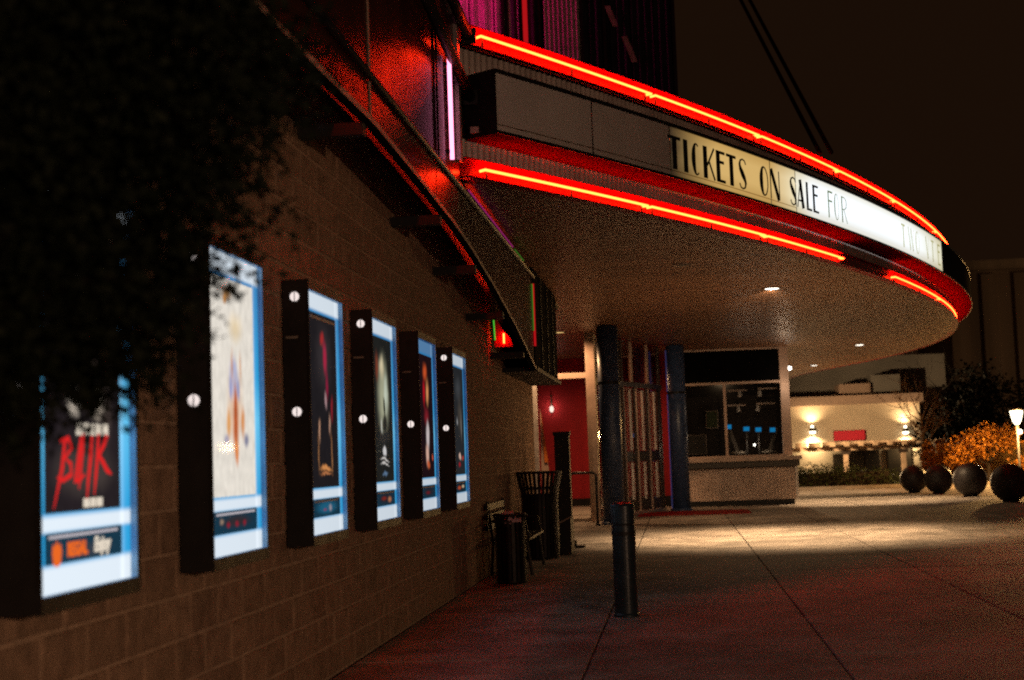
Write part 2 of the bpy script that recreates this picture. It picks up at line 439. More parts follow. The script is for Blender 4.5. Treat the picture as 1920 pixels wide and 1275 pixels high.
def case_housing():
    b = MB(); t = .012; e = .06
    b.box((.004, -.006, -e), (CD, 0, CH+e))                 # near end
    b.box((.004, CW, -e), (CD, CW+.03, CH+e))               # far end
    b.box((.004, 0, -e), (CD, CW, 0))                       # bottom
    b.box((.004, 0, CH), (CD, CW, CH+e))                    # top
    b.box((.004, 0, 0), (.03, CW, CH))                      # back
    return b
HOUS = case_housing().mesh('housing', M['black'])
q = MB(); q.face([(CD-.03, 0, 0), (CD-.03, CW, 0), (CD-.03, CW, CH), (CD-.03, 0, CH)]); PQ = q
q = MB(); q.face([(CD-.008, 0, 0), (CD-.008, CW, 0), (CD-.008, CW, CH), (CD-.008, 0, CH)]); GLASSM = q.mesh('glass_pane', M['caseglass'])
PY0, PY1, PZ0, PZ1 = .07, .745, .285, 1.37
def print_mesh(name, mt, y0, y1, z0, z1, x=CD-.024):
    b = MB(); b.box((x, y0, z0), (x+.004, y1, z1)); return b.mesh(name, mt)
q = MB(); q.box((CD-.019, .085, 1.33), (CD-.013, .70, 1.348)); BARM = q.mesh('clip_bar', M['white'])
def disc(r_, n=20):
    b = MB(); a = [b.vert((r_*math.cos(2*PI*k/n), -.0085, r_*math.sin(2*PI*k/n))) for k in range(n)]; c = [b.vert((r_*math.cos(2*PI*k/n), -.006, r_*math.sin(2*PI*k/n))) for k in range(n)]
    b.f.append(a)
    for k_ in range(n): b.f.append([a[k_], a[(k_+1) % n], c[(k_+1) % n], c[k_]])
    return b
b = MB(); x0_, x1_ = CD-.0295, CD-.001
b.face([(x0_, .001, .001), (x1_, .001, .001), (x1_, .001, CH-.001), (x0_, .001, CH-.001)]); b.face([(x0_, CW-.001, .001), (x1_, CW-.001, .001), (x1_, CW-.001, CH-.001), (x0_, CW-.001, CH-.001)])
b.face([(x0_, .001, .001), (x1_, .001, .001), (x1_, CW-.001, .001), (x0_, CW-.001, .001)]); b.face([(x0_, .001, CH-.001), (x1_, .001, CH-.001), (x1_, CW-.001, CH-.001), (x0_, CW-.001, CH-.001)])
REVEAL = b.mesh('reveal', mat('pale_blue_lining', (.25, .5, .8), .5))  # blue-tinted lining added to catch panel light as a soft rim
HOLEM = disc(.029).mesh('vent_hole', HOLE)
HOLEDIM = disc(.029).mesh('vent_hole', M['iron'])
q = MB(); q.box((-.0025, -.011, -.029), (.0025, -.0086, .026)); SLOTM = q.mesh('slot_bar', M['black'])
q = MB(); q.box((.025, -.016, 1.195), (.10, -.006, 1.208)); LATCHM = q.mesh('latch', M['grey'])
q = MB(); q.box((.155, -.012, .02), (.168, -.006, CH-.02)); HINGEM = q.mesh('hinge_strip', M['iron'])

cream = (1.0, .88, .74)
ARTS = [
 ('dark poster with a red brush-written title, partly behind foliage', (.022, .016, .018),
   [(.5, .62, .40, .20, (.16, .11, .09), .8), (.36, .38, .11, .075, (1, .85, .68), .6), (.68, .37, .17, .08, (.95, .78, .6), .6), (.53, .37, .05, .06, (.05, .03, .03), .8), (.5, .75, .3, .1, (.5, .4, .3), .8),
    (.5, .14, .5, .12, (.06, .045, .04), .6), (.82, .45, .10, .3, (.10, .07, .06), .8)]),
 ('white poster with an orange and blue ink plume', (1.0, .92, .80),
   [(.52, .45, .26, .22, (.98, .70, .48), .9), (.52, .33, .12, .20, (.80, .26, .08), .8), (.50, .56, .13, .12, (.40, .44, .72), .8), (.35, .93, .16, .045, (.45, .22, .08), .8), (.30, .90, .05, .03, (.9, .35, .05), .8), (.55, .78, .25, .1, (1, .80, .52), .95), (.50, .40, .17, .16, (.95, .62, .42), .95), (.5, .53, .17, .12, (.62, .62, .78), .9), (.46, .60, .03, .12, (.8, .38, .2), .8), (.66, .60, .025, .11, (.85, .45, .25), .8), (.42, .50, .05, .08, (.40, .42, .72), .8), (.60, .49, .05, .08, (.36, .38, .66), .8),
    (.52, .36, .06, .22, (.60, .12, .03), .6), (.36, .33, .07, .12, (.92, .42, .12), .8), (.70, .34, .08, .11, (.88, .36, .12), .8), (.30, .255, .09, .04, (.45, .42, .55), .8), (.78, .255, .09, .045, (.30, .30, .42), .8), (.54, .20, .06, .09, (.85, .25, .05), .7)]),
 ('near-black poster with a thin crimson figure and brass lines', (.018, .015, .017),
   [(.5, .75, .42, .28, (.045, .036, .038), .9), (.45, .86, .10, .06, (.45, .03, .03), .8), (.55, .76, .11, .13, (.50, .025, .07), .8), (.62, .60, .06, .13, (.30, .015, .05), .8), (.55, .50, .06, .08, (.55, .33, .34), .8), (.78, .46, .05, .12, (.35, .02, .03), .8), (.30, .33, .04, .10, (.75, .40, .24), .8), (.68, .36, .05, .10, (.60, .33, .22), .8),
    (.24, .20, .025, .16, (.50, .22, .08), .8), (.74, .20, .025, .16, (.50, .22, .08), .8), (.5, .105, .30, .022, (.80, .32, .10), .7), (.5, .075, .30, .012, (.6, .22, .08), .7)]),
 ('poster with a pale green glow round a small dark figure', (.02, .02, .018),
   [(.5, .60, .40, .36, (.50, .50, .33), .8), (.45, .80, .20, .11, (.85, .72, .45), .9), (.20, .80, .12, .14, (.25, .06, .03), .8), (.65, .62, .16, .2, (.70, .76, .60), .9), (.55, .52, .06, .09, (.015, .02, .015), .5), (.55, .40, .16, .09, (.03, .03, .025), .6), (.38, .38, .05, .10, (.7, .7, .6), .7), (.5, .30, .4, .06, (.03, .03, .03), .6),
    (.5, .205, .13, .05, (.85, .82, .80), .5), (.5, .15, .30, .012, (.75, .7, .65), .6), (.5, .12, .30, .012, (.75, .7, .65), .6), (.5, .05, .2, .02, (.15, .25, .4), .8)]),
 ('dark poster with red flames over a tall white shape', (.02, .008, .01),
   [(.45, .86, .22, .10, (.85, .12, .03), .9), (.60, .70, .16, .15, (1.0, .42, .15), .9), (.35, .68, .12, .16, (.65, .01, .02), .8), (.5, .5, .25, .1, (.30, .02, .03), .9), (.55, .34, .17, .16, (.85, .72, .70), .7), (.48, .18, .16, .13, (1.0, .60, .46), .7), (.30, .40, .06, .10, (.02, .01, .01), .6), (.55, .10, .16, .05, (.85, .16, .05), .8), (.86, .16, .06, .03, (.9, .12, .05), .7)]),
 ('grey poster with small white and red marks near its foot', (.03, .032, .035),
   [(.5, .80, .42, .16, (.07, .075, .08), .9), (.6, .55, .28, .25, (.09, .075, .06), .9), (.35, .50, .08, .05, (.45, .45, .45), .8), (.72, .45, .06, .2, (.30, .26, .22), .8), (.5, .16, .16, .045, (1.0, .65, .5), .6), (.78, .16, .1, .03, (.8, .08, .06), .7), (.45, .085, .14, .03, (.55, .02, .03), .7)]),
]
CASE_LABELS = ['nearest lit poster case, dark poster with red brush title, top hidden by dark foliage',
 'lit poster case showing the white poster with an orange and blue plume',
 'lit poster case with near-black poster and crimson figure, just beyond the white poster',
 'lit poster case whose poster glows pale green round a small dark figure',
 'lit poster case with red and white poster, its top light out',
 'farthest lit poster case along the block wall, grey poster with white and red marks']
INFO = [
 [(.5, .3, .45, .4, (.05, .06, .08), .9)],
 [(.5, .5, .48, .4, (.045, .035, .04), .8), (.30, .38, .05, .2, (.35, .02, .04), .7), (.5, .38, .05, .2, (.35, .02, .04), .7), (.68, .38, .05, .2, (.35, .02, .04), .7), (.15, .55, .06, .2, (.45, .3, .2), .8)],
 [(.5, .5, .5, .5, (.02, .16, .28), .7), (.42, .38, .10, .12, (.30, .08, .18), .8), (.62, .45, .08, .3, (.45, .38, .42), .8)],
 [(.5, .5, .5, .5, (.03, .03, .04), .7), (.4, .5, .2, .2, (.30, .03, .02), .8), (.7, .38, .14, .3, (.65, .25, .12), .8)],
 [(.5, .5, .5, .5, (.03, .03, .04), .7), (.45, .42, .22, .2, (.22, .02, .03), .8)],
 [(.5, .5, .5, .5, (.02, .02, .025), .7), (.35, .42, .22, .25, (.75, .12, .04), .7), (.7, .5, .18, .22, (.85, .65, .40), .7)],
]
PANELME = PQ.mesh('light_panel', PANEL); PANELME2 = PQ.copy() if hasattr(PQ, 'copy') else None
q = MB(); q.face([(CD-.03, 0, 0), (CD-.03, CW, 0), (CD-.03, CW, CH), (CD-.03, 0, CH)]); PANELDIM = q.mesh('light_panel', PANEL_DIM)
CASE_Y = [4.709, 6.541, 8.392, 10.215, 12.09, 13.977]

def text_mesh(txt, size, mt, shear=0, bold=0, name='lettering', extrude=.001, squash=1.0):
    c = bpy.data.curves.new(name, 'FONT'); c.body = txt; c.size = size; c.shear = shear; c.offset = bold; c.extrude = extrude
    c.align_x = 'CENTER'; c.align_y = 'CENTER'; c.resolution_u = 3
    o = bpy.data.objects.new(name, c); COL.objects.link(o)
    bpy.context.view_layer.update()
    me = bpy.data.meshes.new_from_object(o.evaluated_get(bpy.context.evaluated_depsgraph_get()))
    bpy.data.objects.remove(o)
    # text plane XY -> world YZ seen from +X: across is +Y, up is +Z, facing +X
    me.transform(Matrix(((0, 0, 1, 0), (squash, 0, 0, 0), (0, 1, 0, 0), (0, 0, 0, 1))))
    me.materials.clear(); me.materials.append(mt); me.name = name
    return me

INKRED = emit('red_ink_lit', (.85, .02, .02), 1.0)
INKORANGE = emit('orange_ink_lit', (.95, .16, .02), 1.0)
INKCREAM = emit('cream_ink_lit', (.9, .78, .62), 1.0)
for i, y in enumerate(CASE_Y):
    t = thing('poster_case', CASE_LABELS[i], 'poster case', (WX, y, CZ), 'lit poster cases on the block wall')
    put('housing', HOUS, t); put('reveal', REVEAL, t)
    put('light_panel', PANELDIM if i == 4 else PANELME, t)
    art = ARTS[i]
    pm = blob_mat('poster_print_%d' % i, art[1], art[2], 1.0 if i in (1,) else 1.05, (.06, .05, .10, .10, .10, .10)[i])
    po = put('poster', print_mesh('poster', pm, PY0, PY1, PZ0, PZ1), t); po['label'] = art[0]
    im = blob_mat('info_print_%d' % i, (.012, .05, .085), INFO[i], .9, .05, 9)
    info = put('info_strip', print_mesh('info_strip', im, PY0, PY1+.01, .105, .215), t)
    if i in (0, 2): put('clip_bar', BARM, t)
    q = MB(); q.box((CD-.019, .09, .196), (CD-.014, .70, .206)); q.build('clip_bar', emit('lit_bar', (.75, .68, .72), .8) if i in (0, 1) else M['white'], t)
    put('glass_pane', GLASSM, t); put('latch', LATCHM, t); put('hinge_strip', HINGEM, t)
    for zz, on in ((1.45, i not in (4,)), (.75, True)):
        hole = put('vent_hole', HOLEM if on else HOLEDIM, t, loc=(.082, 0, zz))
        put('slot_bar', SLOTM, hole, loc=(0, 0, 0))
    q = MB(); q.box((.06, .25, CH+.06), (.085, .275, CH+.088)); q.box((.06, .60, CH+.06), (.085, .625, CH+.088)); q.build('hanger_clip', M['lip'], t)
    if i == 0:
        b = MB(); li = 0
        for pts, wd in (([(.07, .52), (.045, .40), (-.03, .22)], [.018, .022, .006]), ([(.03, .52), (.10, .535), (.125, .49), (.07, .445), (.12, .42), (.125, .37), (.05, .345), (.0, .36)], [.012, .022, .02, .016, .02, .022, .018, .008]),
                        ([(.215, .545), (.19, .45), (.165, .36), (.15, .34), (.20, .345), (.245, .37)], [.016, .022, .022, .02, .018, .008]), ([(.235, .56), (.225, .48), (.20, .36), (.19, .30)], [.01, .02, .02, .006]),
                        ([(.315, .55), (.30, .45), (.275, .34), (.26, .25)], [.014, .024, .02, .005]), ([(.375, .56), (.365, .46), (.345, .35), (.33, .27)], [.014, .024, .02, .006]),
                        ([(.46, .555), (.43, .51), (.375, .455)], [.02, .022, .018]), ([(.375, .46), (.42, .42), (.455, .385), (.50, .365)], [.018, .024, .024, .008])):
            for quad in quadstrip(pts, [w_*1.25 for w_ in wd]):
                b.face([(CD-.0175+.0002*li, (.16+v_.x*.98), .30+(v_.y-.22)*.80) for v_ in quad])
            li += 1
        b.build('title_lettering', INKRED, po)
        b = MB(); n = 0
        for (a0, a1) in ((.30, .36), (.37, .42), (.43, .47), (.48, .54), (.55, .60)):
            b.box((CD-.0195, a0+.03, .565), (CD-.018, a1+.025, .61))
        b.build('caption_print', INKCREAM, po)
        b = MB()
        for (a0, a1) in ((.29, .345), (.355, .40), (.41, .465)): b.box((CD-.0195, a0+.10, .296), (CD-.018, a1+.10, .33))
        b.build('caption_print', INKCREAM, po)
        me = text_mesh('REGAL', .068, INKORANGE, 0, .004, 'logo_lettering', .001, .85); put('logo_lettering', me, info, loc=(CD-.0175, .33, .148))
        me = text_mesh('Enjoy', .075, INKCREAM, .15, .004, 'logo_lettering', .001, .9); put('logo_lettering', me, info, loc=(CD-.0175, .555, .152))
        b = MB()   # crowned crest
        cpts = [(.125, .105), (.155, .094), (.185, .105), (.195, .145), (.188, .178), (.172, .168), (.155, .19), (.138, .168), (.122, .178), (.115, .145)]
        b.face([(CD-.0175, a, z) for a, z in cpts]); b.build('crest_logo', INKORANGE, info)

# ================================================================ METAL FACADE BAND above the wall
FX = -1.9
LOWER = [(2.5, 3.55), (5, 3.60), (7.6, 3.63), (9, 3.66), (10.6, 3.61), (12.35, 3.54), (13.45, 3.46), (15, 3.30), (16.2, 3.15), (17, 3.05), (18.2, 2.86), (19.4, 2.66)]
fac = thing('metal_facade', 'dark red-brown metal clad upper wall with swooping lower edge over the poster wall', 'facade', (FX, 8, 3.5))
O = (FX, 8, 3.5)
def low(y): return float(np.interp(y, [a for a, _ in LOWER], [z for _, z in LOWER]))
for (a, bb) in ((2.5, 5.93), (5.96, 8.985), (9.015, 11.58)):
    b = MB(O); b.box((FX-.03, a, 3.95), (FX, bb, 9.5)); b.build('panel', M['clad'], fac)
    b = MB(O)
    ys = np.linspace(a, bb, 10)
    b.grid([[(FX, y, low(y)) for y in ys], [(FX, y, 3.90) for y in ys]])
    b.grid([[(FX-.03, y, low(y)) for y in ys], [(FX-.03, y, 3.90) for y in ys]])
    b.build('band_panel', M['clad'], fac)
for (a, bb) in ((11.61, 15.2), (15.23, 19.4)):
    b = MB(O); ys = np.linspace(a, bb, 12)
    b.grid([[(FX, y, low(y)) for y in ys], [(FX, y, 3.90) for y in ys]])
    b.grid([[(FX-.03, y, low(y)) for y in ys], [(FX-.03, y, 3.90) for y in ys]])
    b.build('band_panel', M['clad'], fac)
b = MB(O); b.box((FX-.06, 5.93, 3.94), (FX-.031, 5.96, 9.5)); b.box((FX-.06, 8.985, 3.94), (FX-.031, 9.015, 9.5)); b.build('seam_backing', M['lip'], fac)
for ys_ in (8.985, ):
    b = MB(O); b.box((FX+.001, ys_-.004, 3.95), (FX+.008, ys_+.026, 9.5)); b.box((FX+.001, ys_-.004, 3.66), (FX+.008, ys_+.026, 3.90)); b.build('seam_strip', M['lip'], fac)
b = MB(O); b.tube([(FX+.015, 2.5, 3.925), (FX+.015, 12.0, 3.925), (FX+.015, 19.6, 3.915)], .028, 8); b.build('trim_rail', M['trim'], fac, smooth=True)
# rolled lip along the lower edge
b = MB(O); ys = np.linspace(2.5, 19.4, 60)
b.grid([[(FX+.004, y, low(y)) for y in ys], [(FX+.03, y, low(y)-.012) for y in ys], [(FX+.03, y, low(y)-.05) for y in ys]])
b.build('edge_lip', M['lip'], fac)
b = MB(O); b.grid([[(FX+.03, y, low(y)-.0501) for y in ys], [(FX-.03, y, low(y)-.06) for y in ys], [(FX-.05, y, low(y)) for y in ys]])
b.build('lip_underside', M['void'], fac)  # underside blackened so the added red tube does not light it
# deck closing the gap to the wall, above the brackets
b = MB(O); b.box((WX-.4, 2.5, 3.96), (FX-.06, 24.6, 4.05)); b.build('deck', M['black'], fac)
for yb in (6.0, 8.9, 11.9, 14.0, 16.2, 18.3):
    z = low(yb)-.09
    b = MB(O); b.box((WX-.01, yb-.05, z-.05), (FX-.02, yb+.05, z+.03)); b.build('bracket', M['bracket'], fac)
# added red fill tube behind the band, with an added shield sparing the wall
for ya, yb in ((7.4, 10.4), (10.5, 13.4), (13.5, 16.2)):
    b = MB(O); ys = np.linspace(ya, yb, 12)
    b.tube([(FX-.11, y, min(low(y)+.28, 3.88)) for y in ys], .006, 6); b.build('cove_tube', NEON, fac, smooth=True)
    b = MB(O); ys = np.linspace(ya-.05, yb+.05, 12)
    b.grid([[(FX-.165, y, low(y)+.06) for y in ys], [(FX-.165, y, 3.955) for y in ys]])
    b.grid([[(FX-.175, y, low(y)+.06) for y in ys], [(FX-.175, y, 3.955) for y in ys]]); b.build('cove_shield', M['bracket'], fac)
# corner pilaster with the pink tube
b = MB(O); b.box((FX-.4, 11.61, 3.96), (FX+.012, 12.86, 9.5)); b.build('pilaster', M['clad'], fac)
b = MB(O); b.box((FX+.013, 11.70, 3.97), (FX+.02, 12.0, 9.5)); b.build('pilaster_strip', M['trim'], fac)
# end box of the band
b = MB(O); b.box((FX-.32, 19.62, 2.66), (FX, 23.4, 4.05)); b.build('end_box', M['void'], fac)
for yy in (20.6, 21.6, 22.5):
    b = MB(O); b.box((FX+.001, yy-.03, 2.7), (FX+.02, yy+.03, 4.04)); b.build('end_rib', M['bracket'], fac)
b = MB(O); b.box((WX, 19.5, 2.60), (FX+.04, 23.5, 2.655)); b.build('end_shelf', M['bracket'], fac)

def glow_bar(name, label, pts, rad, mt, n=8, cat='neon tube', group=None):
    t = thing(name, label, cat, tuple(pts[0]), group)
    b = MB(tuple(pts[0])); b.tube(pts, rad, n); b.build('glass_tube', mt, t, smooth=True)
    return t
t = glow_bar('neon_tube', 'upright pink neon tube on the dark corner pilaster left of the marquee', [(FX+.06, 12.13, 4.03), (FX+.06, 12.12, 4.95)], .019, PINK)
for z in (4.1, 4.88):
    b = MB((FX+.06, 12.13, 4.03)); b.box((FX+.012, 12.11, z-.015), (FX+.045, 12.15, z+.015)); b.build('tube_support', M['black'], t)
# polished trim beside it and pink tube above the frame on the same pilaster
b = MB(O); b.box((FX+.013, 12.72, 4.15), (FX+.05, 12.85, 9.4)); b.build('polished_trim', M['steel'], fac)
glow_bar('neon_tube', 'pink neon tube high on the corner pilaster, above the shorter pink tube', [(FX+.06, 12.30, 5.9), (FX+.06, 12.30, 8.8)], .019, PINK)
# crossing struts
for pa, pb, lb in (((-1.80, 10.4, 5.06), (-1.80, 13.15, 4.83), 'lower dark strut crossing the corner pilaster'), ((-1.80, 11.6, 5.5), (-1.80, 13.15, 5.43), 'upper dark strut running into the marquee corner')):
    t = thing('steel_strut', lb, 'strut', pa)
    b = MB(pa); b.tube([pa, pb], .05, 10); b.build('strut_tube', M['black'], t, smooth=True)
    b = MB(pa); b.box((pb[0]-.07, pb[1]-.03, pb[2]-.07), (pb[0]+.07, pb[1]+.01, pb[2]+.07)); b.build('end_plate', M['black'], t)
# thin glowing strips standing in for neon reflections on the band and its end
glow_bar('neon_tube', 'thin magenta neon line along the top of the facade band under the marquee', [(FX+.03, 13.3, 3.975), (FX+.03, 17.0, 3.965)], .008, PINKREFL)
glow_bar('neon_tube', 'short green neon line following the magenta one under the marquee', [(FX+.03, 17.2, 3.963), (FX+.03, 18.2, 3.96)], .007, GREENREFL)
glow_bar('neon_tube', 'upright red neon strip at the near edge of the dark end box', [(FX+.01, 19.56, 2.95), (FX+.01, 19.56, 3.82)], .016, REDBAR)
glow_bar('neon_tube', 'upright green neon strip beside the red one at the end box', [(FX+.01, 19.42, 3.15), (FX+.01, 19.42, 3.80)], .010, GREENREFL)
# small red neon sign glimpsed between wall and band
t = thing('neon_sign', 'small red neon sign glowing between the block wall and the facade band', 'neon sign', (-2.1, 18.3, 2.86))
o_ = (-2.1, 18.3, 2.86)
b = MB(o_); b.face([(-2.30, 18.35, 2.86), (-2.06, 18.35, 2.86), (-2.10, 18.35, 2.98), (-2.20, 18.35, 3.10), (-2.26, 18.35, 3.22), (-2.31, 18.35, 3.26)]); b.build('back_panel', M['redpaint'], t)
b = MB(o_); b.tube([(-2.17, 18.27, 2.90), (-2.17, 18.27, 3.03)], .012, 8); b.build('glass_tube', NEON, t, smooth=True)
b = MB(o_); b.tube([(-2.29, 18.30, 2.95), (-2.30, 18.30, 3.22)], .010, 8); b.build('green_tube', emit('green_neon', (.05, .45, .03), 1), t)

# ================================================================ CANOPY
can = thing('theatre_canopy', 'long curved entrance canopy edged with two red neon lines', 'canopy', (0, 30, 4.08))
OC = (0, 30, 4.08)
Z_B = 4.08
# soffit planks running across
PW = .30
y = 13.22; planks = 0
while y < 55.3:
    ya, yb = y+.004, y+PW-.004
    xl = -1.97 if y < 25.2 else -6.0
    xa, xb = Xc(ya)-.03, Xc(yb)-.03
    if min(xa, xb) > xl+.05:
        b = MB(OC)
        lo = [(xl, ya, Z_B), (xa, ya, Z_B), (xb, yb, Z_B), (xl, yb, Z_B)]
        c = .006
        lo2 = [(xl, ya+c, Z_B-.006), (xa, ya+c, Z_B-.006), (xb, yb-c, Z_B-.006), (xl, yb-c, Z_B-.006)]
        hi = [(x_, y_, Z_B+.04) for x_, y_, _ in lo]
        A = [b.vert(q) for q in hi]; B = [b.vert(q) for q in lo]; C_ = [b.vert(q) for q in lo2]
        b.f.append(C_[::-1])
        for P_, Q_ in ((A, B), (B, C_)):
            for k_ in range(4): b.f.append([P_[k_], P_[(k_+1) % 4], Q_[(k_+1) % 4], Q_[k_]])
        b.build('soffit_plank', M['soffit'], can)
    y += PW
b = MB(OC); ys = ylist(13.2, 55.4, .5)
b.grid([[(-6.0 if q > 25.2 else -1.97, q, 4.13) for q in ys], [(Xc(q)-.05, q, 4.13) for q in ys]])
b.build('soffit_backing', M['black'], can)
b = MB(OC); b.box((-2.05, 13.2, 4.06), (-1.97, 25.2, 4.2)); b.build('soffit_edge_trim', M['lip'], can)
b = MB(OC); ys = ylist(13.2, 55.4, .5)
b.grid([[(-6.0, q, 5.50) for q in ys], [(Xc(q)-.03, q, 5.60) for q in ys]])
b.build('roof_deck', M['roof'], can)
# fascia pieces
def strip(prof, ya, yb, step=.12):
    b = MB(OC); ys = ylist(ya, yb, step)
    b.grid([[arc(q, off, z) for q in ys] for off, z in prof]); return b
def corrug(z0, z1, ya, yb, pitch=.088, amp=.012):
    b = MB(OC); sa, sb = s_of(ya), s_of(yb); n = int((sb-sa)/pitch*6)
    ss = np.linspace(sa, sb, n); pts = []
    for q in ss:
        yv = y_of(q); pts.append((yv, amp*math.sin(2*PI*q/pitch)))
    b.grid([[arc(yv, o_, z) for yv, o_ in pts] for z in (z0, z1)]); return b
YE = 54.5
corrug(5.04, 5.345, Y0, YE).build('corrugated_fascia', M['corr'], can)
corrug(4.285, 4.46, Y0, YE).build('corrugated_fascia', M['corr'], can)
strip([(.0, 4.46), (.0, 5.04)], Y0, YE, .3).build('fascia_core', M['black'], can)
strip([(.05, 5.345), (.05, 5.385), (.0, 5.386)], Y0, YE, .2).build('fascia_ledge', M['trim'], can)
# red channels: tray with two flanges
strip([(.0, 5.386), (.055, 5.388), (.055, 5.396), (-.02, 5.40), (-.02, 5.575), (.05, 5.578), (.05, 5.59), (-.03, 5.60)], Y0, YE, .12).build('neon_channel', M['redpaint'], can)
strip([(-.035, 4.075), (.105, 4.076), (.105, 4.084), (-.02, 4.092), (-.02, 4.265), (.05, 4.268), (.05, 4.278), (-.02, 4.285)], Y0, YE, .12).build('neon_channel', M['redpaint'], can)
# left end closing plate
b = MB(OC); 
b.box((-1.96, 13.12, 4.08), (Xc(13.2)-.02, 13.19, 5.59)); b.build('end_plate', M['clad'], can)

def neon_seg(ya, yb, z, off=.075, rad=.0135):
    ys = ylist(ya, yb, .25)
    pts = [arc(ya+.01, .0, z)] + [arc(q, off, z) for q in ys] + [arc(yb-.01, .0, z)]
    b = MB(OC); b.tube(pts, rad, 6); o = b.build('neon_tube', NEON, can, smooth=True)
    for q in (ya+.06, (ya+yb)/2, yb-.06):
        b = MB(OC); c = arc(q, .03, z-.03); b.box((c.x-.012, c.y-.012, c.z-.05), (c.x+.012, c.y+.012, c.z+.02)); b.build('tube_support', M['black'], o)
for a, bb in ((13.42, 16.06), (16.14, 18.55), (18.63, 21.25), (21.33, 24.2), (24.28, 28.0), (28.08, 32.0), (32.1, 36.0), (36.1, 40), (40.1, 44), (44.1, 48)): neon_seg(a, bb, 5.492)
for a, bb in ((13.42, 15.9), (15.98, 18.6), (18.68, 21.28), (23.95, 28.0), (28.06, 32.6), (32.66, 36.5), (36.56, 40.0)): neon_seg(a, bb, 4.178)

# ================================================================ MARQUEE SIGN BOX
sign = thing('marquee_sign', 'long curved changeable-letter marquee reading TICKETS ON SALE FOR', 'marquee', tuple(arc(18, .2, 4.44)))
OS = tuple(arc(18, .2, 4.44))
SOF, SZ0, SZ1, SY0, SY1 = .42, 4.445, 5.065, 13.24, 40.0
def sstrip(prof, ya, yb, step=.25):
    b = MB(OS); ys = ylist(ya, yb, step)
    b.grid([[arc(q, off, z) for q in ys] for off, z in prof]); return b
sstrip([(.02, SZ1), (SOF, SZ1), (SOF, 5.028), (SOF-.012, 5.026)], SY0, SY1).build('top_housing', M['black'], sign)
sstrip([(SOF-.012, 4.478), (SOF, 4.476), (SOF, SZ0), (SOF-.01, SZ0)], SY0, SY1).build('bottom_rail', M['black'], sign)
sstrip([(SOF-.01, SZ0), (.015, SZ0)], SY0, 40.0).build('underside', M['underside'], sign)
for q in (SY0, SY1):
    b = MB(OS); b.face([arc(q, .02, SZ0), arc(q, SOF, SZ0), arc(q, SOF, SZ1), arc(q, .02, SZ1)]); b.build('end_cap', M['black'], sign)
b = MB(OS); c = arc(SY0, .16, 4.50); b.box((c.x-.05, c.y-.05, c.z-.02), (c.x+.03, c.y-.005, c.z+.04)); b.build('conduit_box', M['lip'], sign)

def face_mat(name, ca, cb, power=1.0, ramp=.0):
    """opal acrylic over fluorescent tubes; ca -> cb along the panel where the tube row starts"""
    m = bpy.data.materials.new(name); m.use_nodes = True
    nt = m.node_tree; N = nt.nodes; L = nt.links
    b = N['Principled BSDF']; b.inputs['Base Color'].default_value = (.5, .45, .38, 1); b.inputs['Roughness'].default_value = .4
    tc = N.new('ShaderNodeTexCoord'); sp = N.new('ShaderNodeSeparateXYZ'); L.new(tc.outputs['Generated'], sp.inputs[0])
    nz = N.new('ShaderNodeTexNoise'); nz.inputs['Scale'].default_value = 2.5; L.new(tc.outputs['Generated'], nz.inputs['Vector'])
    cr = N.new('ShaderNodeValToRGB'); e = cr.color_ramp.elements
    e[0].position = 0; e[0].color = (*ca, 1); e[1].position = max(.01, ramp); e[1].color = (*cb, 1)
    ad = N.new('ShaderNodeMath'); ad.operation = 'MULTIPLY_ADD'; ad.inputs[1].default_value = .12; 
    L.new(nz.outputs[0], ad.inputs[0]); 
    sb = N.new('ShaderNodeMath'); sb.operation = 'SUBTRACT'; sb.inputs[1].default_value = .06
    L.new(sp.outputs[1], sb.inputs[0]); L.new(sb.outputs[0], ad.inputs[2])
    L.new(ad.outputs[0], cr.inputs[0])
    # darker towards top and bottom rails, where the tubes are farther away
    vr = N.new('ShaderNodeValToRGB'); e = vr.color_ramp.elements
    e[0].position = 0; e[0].color = (.72, .66, .55, 1); e[1].position = 1; e[1].color = (.8, .74, .62, 1)
    q = e.new(.35); q.color = (1, 1, 1, 1); q = e.new(.75); q.color = (1, 1, 1, 1)
    L.new(sp.outputs[2], vr.inputs[0])
    mx = N.new('ShaderNodeMix'); mx.data_type = 'RGBA'; mx.blend_type = 'MULTIPLY'; mx.inputs['Factor'].default_value = 1
    L.new(cr.outputs[0], mx.inputs[6]); L.new(vr.outputs[0], mx.inputs[7])
    L.new(mx.outputs[2], b.inputs['Emission Color']); b.inputs['Emission Strength'].default_value = power
    return m
YEL = (.64, .42, .145)
F_YEL1 = face_mat('sign_face_yellow_fading', (.015, .011, .007), YEL, 1.0, .42)
F_YEL2 = face_mat('sign_face_yellow', YEL, (.86, .76, .50), 1.0, 1.0)
F_WHT = face_mat('sign_face_white', (.88, .84, .66), (1.05, 1.12, 1.18), 1.0, .22)
F_WHT2 = face_mat('sign_face_white_end', (1.05, 1.12, 1.18), (.75, .72, .52), 1.0, 1.0)
for ya, yb, mt, nm in ((SY0, 14.55, M['signback'], None), (14.56, 15.87, M['signback'], None), (15.88, 18.12, F_YEL1, 'yellow lit panel'), (18.13, 18.84, F_YEL2, 'yellow lit panel'),
                       (18.85, 21.31, F_WHT, 'white lit panel'), (21.31, 23.81, face_mat('sign_face_white_mid', (1.05, 1.12, 1.18), (1.05, 1.12, 1.18), 1.0, 1), 'white lit panel'), (23.81, 26.2, F_WHT2, 'white lit panel'), (26.22, SY1, M['void'], None)):
    o = sstrip([(SOF-.012, 4.479), (SOF-.012, 5.025)], ya+(.0 if 'white' in (nm or '') and ya > 19 else .004), yb-(.0 if 'white' in (nm or '') else .004), .25).build('face_panel', mt, sign)
    if nm: o['label'] = nm
